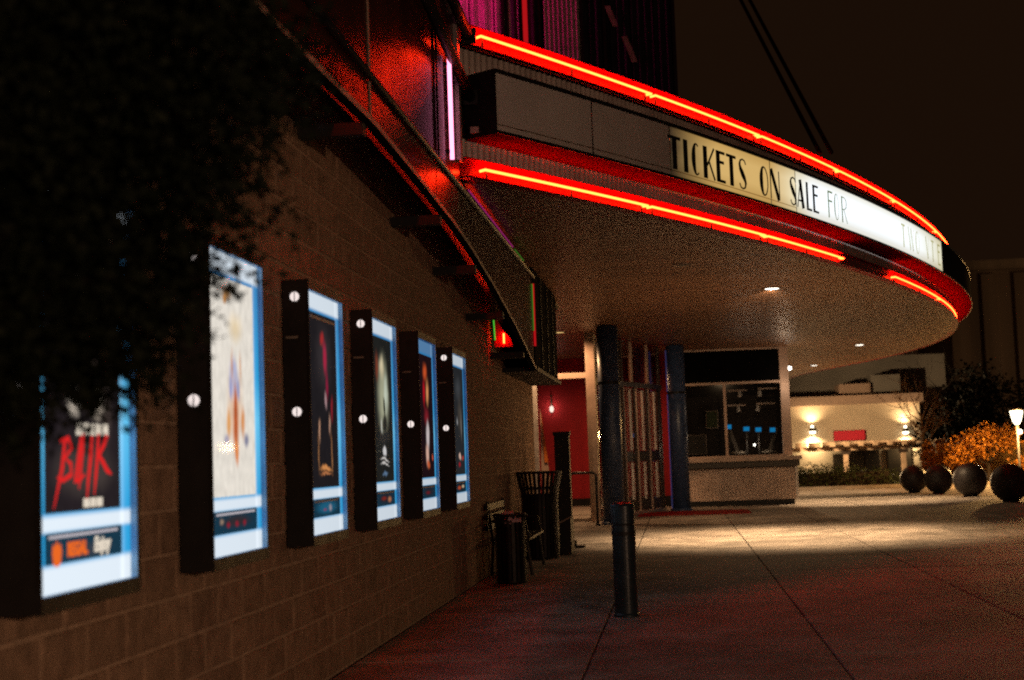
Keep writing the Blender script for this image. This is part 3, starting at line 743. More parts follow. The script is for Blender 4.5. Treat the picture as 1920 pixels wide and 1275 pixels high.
for ya, yb in ((SY0, 15.87), (15.88, 18.84)):
    sstrip([(SOF-.011, 4.530), (SOF-.004, 4.534), (SOF-.011, 4.540)], ya, yb).build('letter_rail', film_mat('rail_film_%d' % int(ya), (.55, .42, .25), .35), sign)
sstrip([(SOF-.011, 4.530), (SOF-.004, 4.534), (SOF-.011, 4.540)], 18.86, 26.1).build('letter_rail', film_mat('rail_film_w', (.97, .97, .95), .03), sign)

# letters: slim condensed capitals with thick and thin strokes
def rect(x0, y0, x1, y1): return [(Vector((x0, y0)), Vector((x1, y0)), Vector((x1, y1)), Vector((x0, y1)))]
def glyph(ch, w, h, K, T):
    S = []; B = T*1.9
    if ch == 'T': S += rect(0, h-B, w, h) + rect(w/2-K/2, 0, w/2+K/2, h-B)
    elif ch == 'I': S += rect(w/2-K/2, 0, w/2+K/2, h)
    elif ch in 'EFL':
        S += rect(0, 0, K, h)
        if ch != 'L': S += rect(K, h-B, w, h) + rect(K, h*.60, w*.88, h*.60+B)
        if ch != 'F': S += rect(K, 0, w, B)
    elif ch == 'K':
        S += rect(0, 0, K, h) + quadstrip([(K, h*.42), (w, h)], T*1.5) + quadstrip([(K+.25*(w-K), h*.56), (w, 0)], T*1.7)
    elif ch in 'CO':
        a0, a1, n = (60, 300, 18) if ch == 'C' else (0, 360, 28)
        pts, wd = [], []
        for i in range(n+1):
            a = math.radians(a0+(a1-a0)*i/n); c_ = math.cos(a)
            ww = T + (K-T)*max(0, -c_)**1.5
            pts.append((w/2+(w/2-T/2)*c_+max(0, -c_)*(K-T)/2.2, h/2+(h/2-T/2)*math.sin(a))); wd.append(ww)
        S += quadstrip(pts, wd)
    elif ch == 'S':
        q = [(.95, .84), (.80, .95), (.52, .985), (.25, .93), (.14, .80), (.22, .66), (.48, .50), (.72, .36), (.86, .22), (.76, .07), (.48, .015), (.20, .05), (.05, .17)]
        wd = [T, T, T, T*1.4, K*.55, K*.8, K, K*.8, K*.55, T*1.4, T, T, T]
        S += quadstrip([(a*w, c_*h) for a, c_ in q], wd)
    elif ch == 'N': S += rect(0, 0, T, h) + rect(w-T, 0, w, h) + quadstrip([(K*.35, h), (w-K*.35, 0)], K*.85)
    elif ch == 'A': S += quadstrip([(T/2, 0), (w*.55, h)], T) + quadstrip([(w*.5, h), (w-K*.45, 0)], K*.9) + rect(w*.16, h*.22, w*.78, h*.22+T*1.3)
    elif ch == 'R':
        S += rect(0, 0, K, h)
        pts = [(K+(w-K)*x_, h*y_) for x_, y_ in ((0, .975), (.55, .96), (.9, .87), (.95, .76), (.85, .62), (.5, .52), (0, .5))]
        S += quadstrip(pts, [T, T, T*1.8, T*2, T*1.8, T, T]) + quadstrip([(K+.3*(w-K), h*.5), (w, 0)], T*1.8)
    elif ch == 'V': S += quadstrip([(K*.45, h), (w*.55, 0)], K*.9) + quadstrip([(w-T/2, h), (w*.5, 0)], T)
    elif ch == 'W':
        S += quadstrip([(K*.4, h), (w*.32, 0)], K*.8) + quadstrip([(w*.5, h), (w*.30, 0)], T) + quadstrip([(w*.5, h), (w*.74, 0)], K*.8) + quadstrip([(w-T/2, h), (w*.72, 0)], T)
    return S
INK = mat('black_letter', (.006, .006, .006), .5, 0, .1)
INKGREEN = film_mat('green_edged_letter', (.16, .26, .03), .55)
INKOLIVE = film_mat('faded_olive_letter', (.60, .58, .28), .22)
LET = [('T', 15.831, 16.064, .27, 0), ('I', 16.105, 16.25, .13, 0), ('C', 16.284, 16.465, .21, 0), ('K', 16.522, 16.76, .27, 0), ('E', 16.80, 16.991, .22, 0), ('T', 17.029, 17.246, .25, 0), ('S', 17.311, 17.498, .21, 0),
       ('O', 17.83, 18.047, .245, 0), ('N', 18.106, 18.35, .28, 0), ('S', 18.655, 18.844, .21, 0), ('A', 18.859, 19.08, .245, 0), ('L', 19.15, 19.31, .18, 1), ('E', 19.36, 19.543, .2, 1),
       ('F', 19.865, 20.03, .19, 2), ('O', 20.083, 20.25, .19, 2), ('R', 20.36, 20.56, .22, 2),
       ('T', 23.15, 23.35, .24, 3), ('W', 23.55, 23.9, .42, 3), ('O', 24.02, 24.25, .28, 3), ('V', 24.75, 24.98, .28, 3), ('T', 25.2, 25.4, .24, 3), ('E', 25.75, 25.95, .24, 3)]
for ch, ya, yb, w, cls in LET:
    K = (.092, .062, .040, .06)[cls]; T = (.018, .015, .012, .016)[cls]
    if ch in 'SC': K *= .95
    h = .375; zb = 4.552
    a = arc(ya, SOF-.006, zb); e = arc(yb, SOF-.006, zb); tdir = (e-a); tdir.z = 0; tdir.normalize()
    nrm = Vector((tdir.y, -tdir.x, 0)); nrm = nrm if nrm.x > 0 else -nrm
    b = MB(OS)
    for li, quad in enumerate(glyph(ch, w, h, K, T)):
        P3 = [a + tdir*v_.x + Vector((0, 0, v_.y)) + nrm*(.0004*(li % 3)) for v_ in quad]
        F3 = [q_+nrm*.005 for q_ in P3]
        i0 = [b.vert(q_) for q_ in P3]; i1 = [b.vert(q_) for q_ in F3]
        b.f.append(i1)
        if cls < 2:
            for k_ in range(4): b.f.append([i0[k_], i0[(k_+1) % 4], i1[(k_+1) % 4], i1[k_]])
    b.build('letter', (INK, INK, INKGREEN, INKOLIVE)[cls], sign)

# ================================================================ DOWNLIGHTS in the soffit
def downlight(x, y, label, on=1, power=60, size=80, blend=.5, color=(1.0, .66, .36), z=Z_B-.006, rad=.13):
    t = thing('downlight', label, 'downlight', (x, y, z), 'round downlights in the canopy soffit')
    b = MB((x, y, z)); n = 20
    for (ra, rb, za, zb) in ((rad+.03, rad, z-.012, z-.012), (rad, rad-.012, z-.012, z-.004), (rad+.03, rad+.03, z-.012, z+.004)):
        A = [b.vert((x+ra*math.cos(2*PI*k_/n), y+ra*math.sin(2*PI*k_/n), za)) for k_ in range(n)]
        B = [b.vert((x+rb*math.cos(2*PI*k_/n), y+rb*math.sin(2*PI*k_/n), zb)) for k_ in range(n)]
        for k_ in range(n): b.f.append([A[k_], A[(k_+1) % n], B[(k_+1) % n], B[k_]])
    b.build('trim_ring', M['lip'], t)
    b = MB((x, y, z)); b.f.append([b.vert((x+(rad-.012)*math.cos(2*PI*k_/n), y+(rad-.012)*math.sin(2*PI*k_/n), z-.005)) for k_ in range(n)])
    b.build('lens', {1: LENS, 2: LENSDIM, 0: M['trim']}[on], t)
    if on == 1 and power:
        add_lamp('downlight_lamp', 'SPOT', (0, 0, -.03), power, color, t, .06, spot_size=math.radians(size), spot_blend=blend)
        add_lamp('downlight_spill', 'SPOT', (0, 0, -.03), power*.05, color, t, .06, spot_size=math.radians(165), spot_blend=.6)
        if y < 30:      # added fill spot tilted towards the booth and doors
            a = add_lamp('downlight_tilted', 'SPOT', (0, 0, -.03), 900, color, t, .06, spot_size=math.radians(58), spot_blend=.9)
            a.rotation_euler = (math.radians(74), 0, 0)
    if on == 2:
        add_lamp('downlight_spill', 'SPOT', (0, 0, -.03), 210 if rad > .12 else 150, (1, .55, .26), t, .06, spot_size=math.radians(160), spot_blend=.7)
    return t
downlight(1.68, 23.82, 'bright downlight over the lit pool of paving nearest the camera', 1, 2450, 98, .8)
downlight(4.88, 38.07, 'bright downlight right of the ticket booth near the far soffit edge', 1, 1300, 86, .5)
downlight(4.5, 46.6, 'farthest bright downlight, low beside the ticket booth corner', 1, 700, 86, .5)
downlight(2.96, 27.15, 'unlit downlight between the bright one and the ticket booth', 0)
downlight(3.82, 30.6, 'second unlit downlight, nearer the ticket booth', 0)
downlight(.2, 20.23, 'unlit downlight nearest the lower neon line', 0)
downlight(-2.41, 30.3, 'dim amber downlight above the red lobby wall', 2)
downlight(-1.9, 33.6, 'dim amber downlight left of the tall blue column head', 2, rad=.1)
downlight(-1.35, 36.2, 'dim amber downlight just right of the tall blue column head', 2, rad=.1)

# ================================================================ TOWER above the entrance
tow = thing('theatre_tower', 'dark corrugated theatre tower with curtained windows rising behind the canopy', 'tower', (-2, 28, 5.5))
OT = (-2, 28, 5.5)
b = MB(OT); b.box((-6, 26.12, 4.2), (.30, 32, 15)); b.build('core', M['black'], tow)
def wave_panel(x0, x1, z0, z1, yy, pitch, amp):
    b = MB(OT); n = max(4, int((x1-x0)/pitch*6)); xs = np.linspace(x0, x1, n+1)
    b.grid([[(x_, yy-amp*(1+math.sin(2*PI*x_/pitch))/2, z) for x_ in xs] for z in (z0, z1)]); return b
for x0 in (-4.0, -3.53, -3.06):
    wave_panel(x0, x0+.44, 5.4, 14, 26.1, .22, .05).build('corrugated_panel', M['corr'], tow)
wave_panel(-2.12, -1.45, 5.4, 14, 26.0, .085, .035).build('corrugated_panel', M['corr'], tow)
for x0, x1 in ((-2.85, -2.6), (-2.38, -2.2), (-1.4, -1.05), (-.95, -.55), (-.5, -.1), (-.08, .27)):
    wave_panel(x0, x1, 5.4, 14, 26.08, .13, .06).build('curtain_panel', M['curtain'], tow)
for x0 in (-2.9, -1.43, -1.0, .28):
    b = MB(OT); b.box((x0-.03, 25.98, 5.4), (x0+.03, 26.11, 14)); b.build('mullion', M['trim'], tow)
glow_bar('neon_tube', 'dim upright red neon bar on the tower above the upper neon line', [(-2.47, 25.9, 6.5), (-2.47, 25.9, 13)], .045, REDBAR)
glow_bar('neon_tube', 'tall pink neon tube lighting the corrugated corner of the tower', [(-3.9, 25.1, 7.5), (-3.9, 25.1, 13.5)], .045, PINKBIG)
for x0, z0, ln in ((-.55, 8.9, .25), (-.86, 9.55, .2)):
    b = MB(OT); b.obox((x0, 25.97, z0), (1, 0, 0), (0, 1, 0), (-.35, 0, 1), .05, .01, ln); b.build('curtain_tieback', M['lip'], tow)
for i, (dx, lb) in enumerate(((0, 'nearer dark hanger rod from tower to canopy edge'), (-.16, 'dark hanger rod just left of its twin above the canopy edge'))):
    pa = (2.37+dx, 20.4, 5.6); d = Vector((1.70-2.37, 26-20.4, 9.68-5.6)); pb = Vector(pa)+d*2.0
    t = thing('hanger_rod', lb, 'rod', pa, 'hanger rods holding the canopy')
    b = MB(pa); b.tube([pa, tuple(pb)], .032, 8); b.build('rod', M['void'], t, smooth=True)
b = MB(OT); b.box((.301, 31.4, 13.4), (1.25, 32.0, 13.9)); b.build('hanger_arm', M['black'], tow)

# ================================================================ COLUMNS
for x, y, lb in ((-1.335, 29.3, 'tall dark blue round column behind the bollard'), (.045, 35.4, 'dark blue round column at the left end of the ticket booth')):
    t = thing('column', lb, 'column', (x, y, 0), 'blue columns under the canopy')
    b = MB(); b.lathe((0, 0, 0), [(.225, .05), (.225, 4.06)], 40); b.build('shaft', M['bluecol'], t, smooth=True)
    b = MB(); b.lathe((0, 0, 0), [(.27, 0), (.27, .04), (.24, .06)], 40); b.build('base_ring', M['bluecol'], t)
    b = MB(); b.lathe((0, 0, 0), [(.235, 2.86), (.235, 2.92)], 40); b.build('band', M['black'], t)
    if y > 30:
        b = MB(); b.box((-.236, -.06, .05), (-.222, -.02, 2.855)); b.box((-.236, -.06, 2.925), (-.222, -.02, 3.95)); b.build('light_strip', emit('violet_strip', (.035, .035, .11), 1), t)  # glowing strip standing in for the violet light on the column's edge

# ================================================================ ENTRANCE FRONT
P0 = Vector((-1.865, 30.82, 0)); D = Vector((1.64439, 5.13032, 0)).normalized(); NV = Vector((D.y, -D.x, 0))
ent = thing('entrance_front', 'glazed cinema entrance with three glass doors under the canopy', 'storefront', tuple(P0))
def fbox(t0, t1, z0, z1, d0=-.04, d1=.04):
    b = MB(tuple(P0)); c = P0 + D*((t0+t1)/2) + NV*((d0+d1)/2) + Vector((0, 0, (z0+z1)/2))
    b.obox(c, D, NV, (0, 0, 1), (t1-t0)/2, (d1-d0)/2, (z1-z0)/2); return b
b = MB(tuple(P0)); b.box((-1.90, 30.74, 0), (-1.70, 30.9, 4.07)); b.build('corner_post', M['frame'], ent)
for tt in (.35, 2.08, 4.78): fbox(tt, tt+.08, .02, 4.06).build('post', M['darkframe'], ent)
fbox(.2, 4.95, 2.98, 3.10, -.05, .05).build('transom_bar', M['darkframe'], ent)
fbox(.2, 4.95, .0, .08).build('threshold', M['steel'], ent)
for t0, t1 in ((.43, 2.08), (2.16, 3.45), (3.47, 4.78)): fbox(t0, t1, 3.10, 4.06, -.006, .006).build('transom_glass', M['redglass'], ent)
fbox(.43, 2.08, .08, 2.98, -.006, .006).build('side_light', M['redglass'], ent)
for tt in (2.75, 3.9): fbox(tt, tt+.12, 3.11, 4.05, -.03, .03).build('transom_post', M['frame'], ent)
for t0 in (2.17, 3.04, 3.91):
    w = .85
    dr = fbox(t0+.01, t0+w-.01, .10, 2.96, -.008, .008).build('door', M['redglass'], ent)
    fbox(t0+.01, t0+.09, .09, 2.97, -.025, .025).build('stile', M['frame'], dr)
    fbox(t0+w-.12, t0+w-.01, .09, 2.97, -.025, .025).build('stile', M['darkframe'], dr)
    fbox(t0+.09, t0+w-.12, .09, .34, -.025, .025).build('kick_rail', M['doorrail'], dr)
    fbox(t0+.09, t0+w-.12, 1.24, 1.48, -.03, .03).build('push_rail', M['doorrail'], dr)
    fbox(t0+.36, t0+.44, 1.50, 2.92, .02, .06).build('pull_bar', M['white'], dr)
    fbox(t0+.36, t0+.44, .36, 1.22, .02, .06).build('pull_bar', M['white'], dr)
# opening left of the corner post
b = MB(tuple(P0)); b.box((-3.10, 30.76, .0), (-2.98, 30.88, 4.07)); b.build('jamb', M['white'], ent)
b = MB(tuple(P0)); b.box((-2.98, 30.77, 3.10), (-1.90, 30.87, 3.22)); b.build('head_rail', M['frame'], ent)
b = MB(tuple(P0)); b.box((-6, 30.78, 0), (-3.10, 30.9, 4.07)); b.build('flank_wall', M['darkwall'], ent)
lw = thing('lobby_wall', 'deep red painted lobby wall seen left of the blue column', 'wall', (-3, 38.5, 0))
b = MB((-3, 38.5, 0)); b.box((-6, 38.5, .17), (.1, 38.8, 4.07)); b.build('wall_face', M['redwall'], lw)
b = MB((-3, 38.5, 0)); b.box((-6, 38.48, .0), (.1, 38.49, .28)); b.build('baseboard', M['black'], lw)
t = thing('wall_sconce', 'small white sconce on the red lobby wall', 'sconce', (-3.33, 38.45, 2.75))
b = MB(); b.lathe((0, 0, 0), [(.03, -.12), (.06, -.06), (.05, .02), (.02, .05)], 14); b.build('shade', emit('sconce_dim', (1, .72, .6), 1.3), t, smooth=True)
b = MB(); b.box((-.02, .0, .05), (.02, .045, .35)); b.build('arm', M['darkframe'], t)
add_lamp('sconce_lamp', 'POINT', (0, -.2, 0), 2.5, (1, .7, .5), t, .06)
t = thing('leaning_panel', 'narrow white and orange panel leaning inside the lobby doorway', 'panel', (-2.9, 31.6, 0))
b = MB((-2.9, 31.6, 0)); b.face([(-3.02, 31.5, .05), (-2.72, 31.5, .05), (-3.0, 31.62, 2.5)]); b.face([(-3.02, 31.53, .05), (-3.0, 31.65, 2.5), (-2.72, 31.53, .05)]); b.build('board', M['frame'], t)
b = MB((-2.9, 31.6, 0)); b.face([(-2.93, 31.53, 1.3), (-2.85, 31.53, 1.3), (-2.98, 31.60, 2.4)]); b.build('orange_stripe', M['orange'], t)
b = MB(); b.box((-.95, 32.6, .001), (1.6, 34.6, .016)); o = b.build('door_mat', M['mat']); tag(o, 'dark red mat on the paving before the glass doors', 'mat')

# ================================================================ TICKET BOOTH
bo = thing('ticket_booth', 'ticket booth with corrugated base and dark glass under the canopy', 'booth', (1.5, 38.5, 0))
OB = (1.5, 38.5, 0)
def bb(name, a, c, mt):
    b = MB(OB); b.box(a, c); return b.build(name, mt, bo)
bb('plinth', (.22, 37.32, 0), (2.95, 40.5, .14), M['black'])
b = MB(OB); xs = np.linspace(.22, 2.98, int(2.76/.09*6))
b.grid([[(x_, 37.3-.026*math.sin(2*PI*x_/.09), z) for x_ in xs] for z in (.14, .96)]); b.build('corrugated_base', M['boothcorr'], bo)
bb('base_wall', (.24, 37.33, .14), (2.97, 40.4, 1.02), M['darkwall'])
bb('counter', (.18, 37.02, 1.14), (3.16, 37.7, 1.24), M['lip'])
bb('counter_apron', (.22, 37.12, .98), (3.10, 37.35, 1.14), M['doorrail'])
bb('corner_trim', (2.985, 37.26, .12), (3.05, 37.36, .98), M['white'])
bb('window_sill', (.22, 37.36, 1.242), (2.80, 37.5, 1.29), M['frame'])
bb('window_head', (.22, 37.36, 3.14), (2.72, 37.46, 3.20), M['frame'])
bb('mullion', (1.25, 37.36, 1.29), (1.32, 37.46, 3.14), M['frame'])
bb('corner_post', (2.72, 37.34, 1.245), (2.95, 37.52, 4.07), M['frame'])
bb('header_panel', (.1, 37.38, 3.20), (2.72, 37.5, 4.02), M['void'])
bb('header_trim', (.1, 37.36, 4.022), (2.72, 37.5, 4.07), M['frame'])
bb('glass_pane', (.26, 37.40, 1.29), (1.25, 37.412, 3.14), M['glass'])
bb('glass_pane', (1.32, 37.40, 1.29), (2.72, 37.412, 3.14), M['glass'])
bb('side_wall', (2.80, 37.52, 1.25), (2.90, 40.4, 4.07), M['darkwall'])
bb('back_wall', (.1, 40.3, 1.02), (2.8, 40.4, 4.07), M['darkwall'])
bb('left_wall', (.12, 37.52, 1.02), (.22, 40.3, 4.07), M['darkwall'])
# blue glowing panels inside, standing in for poster-case reflections in the glass
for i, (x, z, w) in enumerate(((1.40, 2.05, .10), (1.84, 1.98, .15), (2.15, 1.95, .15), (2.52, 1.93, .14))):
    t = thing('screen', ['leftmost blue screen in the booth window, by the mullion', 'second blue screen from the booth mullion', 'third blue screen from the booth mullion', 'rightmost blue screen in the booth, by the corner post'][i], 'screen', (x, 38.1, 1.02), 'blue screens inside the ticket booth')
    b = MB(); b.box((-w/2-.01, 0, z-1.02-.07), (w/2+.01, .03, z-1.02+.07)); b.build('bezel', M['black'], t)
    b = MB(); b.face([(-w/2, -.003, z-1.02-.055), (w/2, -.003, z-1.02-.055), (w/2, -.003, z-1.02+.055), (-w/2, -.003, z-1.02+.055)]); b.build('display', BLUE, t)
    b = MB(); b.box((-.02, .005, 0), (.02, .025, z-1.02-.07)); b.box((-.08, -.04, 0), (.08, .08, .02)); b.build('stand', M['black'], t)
for x, lb in ((1.62, 'ticket stool with slanted rusty back left of the middle of the booth'), (2.45, 'ticket stool with slanted rusty back at the booth corner')):
    s = 1 if x < 2 else -1
    t = thing('stool', lb, 'stool', (x, 38.7, 1.02), 'stools inside the booth')
    b = MB(); b.obox((-.1*s, 0, .65), (1, 0, 0), (0, 1, 0), (-.32*s, 0, 1), .05, .03, .32); b.build('backrest', M['doorrail'], t)
    b = MB(); b.lathe((0, 0, 0), [(.2, .3), (.22, .34), (.2, .38)], 16); b.build('seat', M['grey'], t)
    b = MB(); b.lathe((0, 0, 0), [(.16, 0), (.03, .04), (.03, .3)], 12); b.build('pedestal', M['black'], t)
t = thing('desk_lamp', 'tiny lit desk lamp on the counter inside the ticket booth', 'lamp', (2.02, 37.9, 1.24))
b = MB(); b.lathe((0, 0, 0), [(.05, 0), (.05, .02), (.01, .03), (.01, .28)], 12); b.build('stem', M['black'], t)
b = MB(); b.lathe((0, 0, .31), [(.015, -.03), (.03, 0), (.015, .03)], 12); b.build('bulb', LENS, t, smooth=True)
add_lamp('desk_lamp_light', 'POINT', (0, .1, .36), 10, (1, .75, .5), t, .05)
for z, y_, lb in ((2.98, 38.0, 'upper ceiling light rail inside the ticket booth'), (2.62, 39.0, 'lower light rail deeper inside the ticket booth')):
    t = thing('light_rail', lb, 'light rail', (2.0, y_, z))
    b = MB(); b.box((-.62, -.02, 0), (-.1, .02, .04)); b.box((.18, -.02, .02), (.68, .02, .06)); b.build('rail', M['frame'], t)
    for xx in (-.3, .22): 
        b = MB(); b.lathe((xx, 0, -.1), [(.05, -.06), (.06, .0), (.03, .1)], 10); b.build('spot_head', M['white'], t)
for x, z, w, h, mt_, lb in ((.55, 1.62, .5, .5, 'doorrail', 'dim framed notice behind the left booth pane'), (1.0, 2.3, .3, .45, 'hedge', 'dim green framed notice high behind the left booth pane')):
    t = thing('notice', lb, 'notice', (x, 39.9, z))
    b = MB(); b.box((-w/2, 0, -h/2), (w/2, .03, h/2)); b.build('board', M[mt_], t)
    b = MB(); b.box((-w/2-.02, .031, -h/2-.02), (w/2+.02, .05, h/2+.02)); b.build('frame', M['frame'], t)
t = thing('booth_lamp', 'small bright lamp on the right corner of the ticket booth', 'lamp', (2.99, 37.45, 3.5))
b = MB(); b.lathe((0, 0, 0), [(.02, -.05), (.05, -.02), (.05, .03), (.02, .05)], 14); b.build('globe', LENS, t, smooth=True)
b = MB(); b.box((-.04, -.01, .05), (.01, .01, .08)); b.build('bracket', M['black'], t)
add_lamp('booth_lamp_light', 'POINT', (-.15, -.6, -.5), 7, (1, .72, .48), t, .06)

# ================================================================ BOLLARD
bl = thing('bollard', 'black plastic bollard standing alone on the paving before the blue column', 'bollard', (-.50, 12.62, 0))
b = MB(); b.lathe((0, 0, 0), [(.112, 0), (.112, .015), (.103, .03), (.103, .785)], 36); b.build('sleeve', M['bollard'], bl, smooth=False)
b = MB(); b.lathe((0, 0, 0), [(.096, .785), (.096, .805)], 36); b.build('groove', M['black'], bl)
b = MB(); b.lathe((0, 0, 0), [(.105, .805), (.105, .955), (.098, .975), (.07, .99), (.02, .996)], 36); b.build('cap', M['bollard'], bl)
b = MB(); b.lathe((0, 0, 0), [(.107, .70), (.107, .735)], 36); b.build('band', M['iron'], bl)

# ================================================================ LITTER BINS, BENCH, POST, HANDRAIL along the wall
def slat_bin(name, label, loc, prof, n, wd, lid):
    t = thing(name, label, 'litter bin', loc, 'slatted litter bins by the wall')
    for k_ in range(n):
        a = 2*PI*k_/n; ca, sa = math.cos(a), math.sin(a)
        b = MB()
        rows = [[(rr*ca - sa*wd/2*sg, rr*sa + ca*wd/2*sg, z) for rr, z in prof] for sg in (-1, 1)]
        b.grid(rows)
        b.grid([[((rr-.012)*ca - sa*wd/2*sg, (rr-.012)*sa + ca*wd/2*sg, z) for rr, z in prof] for sg in (1, -1)])
        b.build('slat', M['iron'], t)
    for rr, z in (prof[0], prof[-1], prof[len(prof)//2]):
        b = MB(); b.tube([((rr-.02)*math.cos(2*PI*q_/28), (rr-.02)*math.sin(2*PI*q_/28), z) for q_ in range(29)], .016, 6, False); b.build('hoop', M['iron'], t, smooth=True)
    b = MB(); rr = min(q_[0] for q_ in prof)-.035
    b.lathe((0, 0, 0), [(rr, .05), (rr, lid), (rr-.02, lid), (rr-.02, .08)], 24); b.build('liner', M['rubber'], t, smooth=True)
    return t
t = slat_bin('litter_bin', 'small slatted black litter bin nearest the camera beside the block wall', (-1.93, 16.2, 0), [(.175, .02), (.175, .70), (.205, .77)], 20, .034, .66)
b = MB(); 
for q in range(5): 
    a = (rnd.uniform(-.1, .1), rnd.uniform(-.1, .1)); b.obox((a[0], a[1], .70+.02*q), (1, .3*q, 0), (0, 1, .4), (0, -.4, 1), .05, .035, .015)
o = b.build('paper_litter', mat('crumpled_paper', (.55, .35, .38), .8)); o.parent = None; o.location = (-1.93, 16.15, 0.0); tag(o, 'crumpled paper at the mouth of the small litter bin', 'litter')
slat_bin('litter_bin', 'large flared slatted litter bin behind the bench', (-1.95, 20.0, 0), [(.26, .03), (.26, .82), (.28, .98), (.335, 1.20)], 30, .036, .90)
bn = thing('bench', 'dark slatted bench set against the block wall between the bins', 'bench', (-2.05, 17.9, 0))
for k_ in range(5):
    b = MB(); b.box((-.22+.1*k_, -.85, .43), (-.14+.1*k_, .85, .46)); b.build('slat', M['iron'], bn)
for k_ in range(3):
    b = MB(); b.box((-.27, -.85, .55+.12*k_), (-.24, .85, .63+.12*k_)); b.build('slat', M['iron'], bn)
for yy in (-.75, .75):
    for xx, sl in ((-.2, -.03), (.2, .06)):
        b = MB(); b.tube([(xx, yy, .43), (xx+sl, yy, .01)], .02, 8); b.build('leg', M['iron'], bn)
    b = MB(); b.tube([(-.2, yy, .40), (-.26, yy, .9)], .018, 8); b.build('back_support', M['iron'], bn)
    b = MB(); b.tube([(-.24, yy, .66), (.2, yy, .64), (.24, yy, .44)], .016, 8); b.build('armrest', M['iron'], bn)
pt = thing('utility_post', 'tall square black post standing behind the flared litter bin', 'post', (-1.78, 22.2, 0))
b = MB(); b.box((-.115, -.115, .03), (.115, .115, 1.74)); b.build('shaft', M['black'], pt)
b = MB(); b.box((-.13, -.13, 1.742), (.13, .13, 1.80)); b.build('cap', M['black'], pt)
b = MB(); b.box((-.16, -.16, 0), (.30, .16, .035)); b.box((-.16, -.20, .036), (.18, -.05, .12)); b.build('foot', M['iron'], pt)
rb = thing('recycling_bin', 'low black box bin with a sloped pale lid edge beside the flared bin', 'bin', (-1.72, 20.9, 0))
b = MB(); b.v = [(-.3, -.3, .02), (.15, -.3, .02), (.15, .3, .02), (-.3, .3, .02), (-.3, -.3, .30), (.15, -.3, .52), (.15, .3, .52), (-.3, .3, .30)]
b.f = [[0, 3, 2, 1], [4, 5, 6, 7], [0, 1, 5, 4], [1, 2, 6, 5], [2, 3, 7, 6], [3, 0, 4, 7]]; b.build('bin_body', M['black'], rb)
b = MB(); b.tube([(-.31, -.31, .315), (.16, -.31, .545)], .012, 6); b.build('lid_edge', M['lip'], rb)  # pale tube standing in for a diagonal highlight
hr = thing('handrail', 'dark tubular handrail beside the cream corner post', 'handrail', (-1.66, 29, 0))
b = MB((-1.66, 29, 0)); b.tube([(-2.3, 29, .96), (-2.22, 29, 1.0), (-2.13, 29, 1.07), (-1.72, 29, 1.07), (-1.66, 29, 1.03), (-1.66, 29, .02)], .028, 10); b.build('rail', M['pipe'], hr, smooth=True)
b = MB((-1.66, 29, 0)); b.tube([(-2.3, 29, .96), (-2.3, 29, .02)], .026, 8); b.build('rail_post', M['pipe'], hr, smooth=True)
b = MB((-1.66, 29, 0)); b.lathe((-1.66, 29, 0), [(.06, 0), (.06, .02)], 14); b.lathe((-2.3, 29, 0), [(.06, 0), (.06, .02)], 14); b.build('floor_flange', M['pipe'], hr)

# ================================================================ CONCRETE SPHERES
for x, y, rr, lb in ((6.9, 43.3, .40, 'leftmost dark stone ball, by the hedge end'), (7.33, 41.7, .405, 'second dark stone ball from the hedge'), (7.63, 38.8, .44, 'third dark stone ball, in front of the orange trees'), (7.70, 34.6, .445, 'largest looking dark stone ball, at the right frame edge')):
    t = thing('stone_ball', lb, 'stone ball', (x, y, 0), 'round stone balls lining the plaza')
    bm = bmesh.new(); bmesh.ops.create_uvsphere(bm, u_segments=40, v_segments=24, radius=rr)
    bmesh.ops.translate(bm, verts=bm.verts, vec=(0, 0, rr+.0))
    me = bpy.data.meshes.new('ball'); bm.to_mesh(me); bm.free(); me.materials.append(M['sphere'])
    me.polygons.foreach_set('use_smooth', [True]*len(me.polygons)); put('ball', me, t)
    b = MB(); b.lathe((0, 0, 0), [(rr*.42, -.0), (rr*.42, .035)], 24); b.build('footing', M['iron'], t)

# ================================================================ FOLIAGE
def leaves(rg, clumps, n, size, droop=.5, flat=.35, spray=7, org=(0, 0, 0)):
    """sprays of leaf-sized faces on short twigs inside a set of ellipsoids"""
    b = MB(org)
    wts = [c[3]*c[4]*c[5] for c in clumps]; tot = sum(wts)
    for c, w_ in zip(clumps, wts):
        for _ in range(max(1, int(n*w_/tot/spray))):
            while True:
                q = Vector((rg.uniform(-1, 1), rg.uniform(-1, 1), rg.uniform(-1, 1)))
                if q.length <= 1: break
            q = q*(q.length**.15 if q.length > 0 else 1)
            p_ = Vector((c[0]+q.x*c[3], c[1]+q.y*c[4], c[2]+q.z*c[5]))
            d_ = (Vector((q.x, q.y, q.z*.6-droop))+Vector((rg.gauss(0, .5), rg.gauss(0, .5), rg.gauss(0, .4)))).normalized()
            for k_ in range(spray):
                base = p_+d_*size*1.1*k_
                a = (d_+Vector((rg.gauss(0, .8), rg.gauss(0, .8), rg.gauss(0, .6)))).normalized()
                s_ = a.cross(Vector((rg.gauss(0, 1), rg.gauss(0, 1), rg.gauss(0, 1)))).normalized()
                L_ = size*rg.uniform(.8, 1.7); w2 = L_*flat
                b.face([base, base+a*L_*.5+s_*w2, base+a*L_, base+a*L_*.5-s_*w2])
    return b
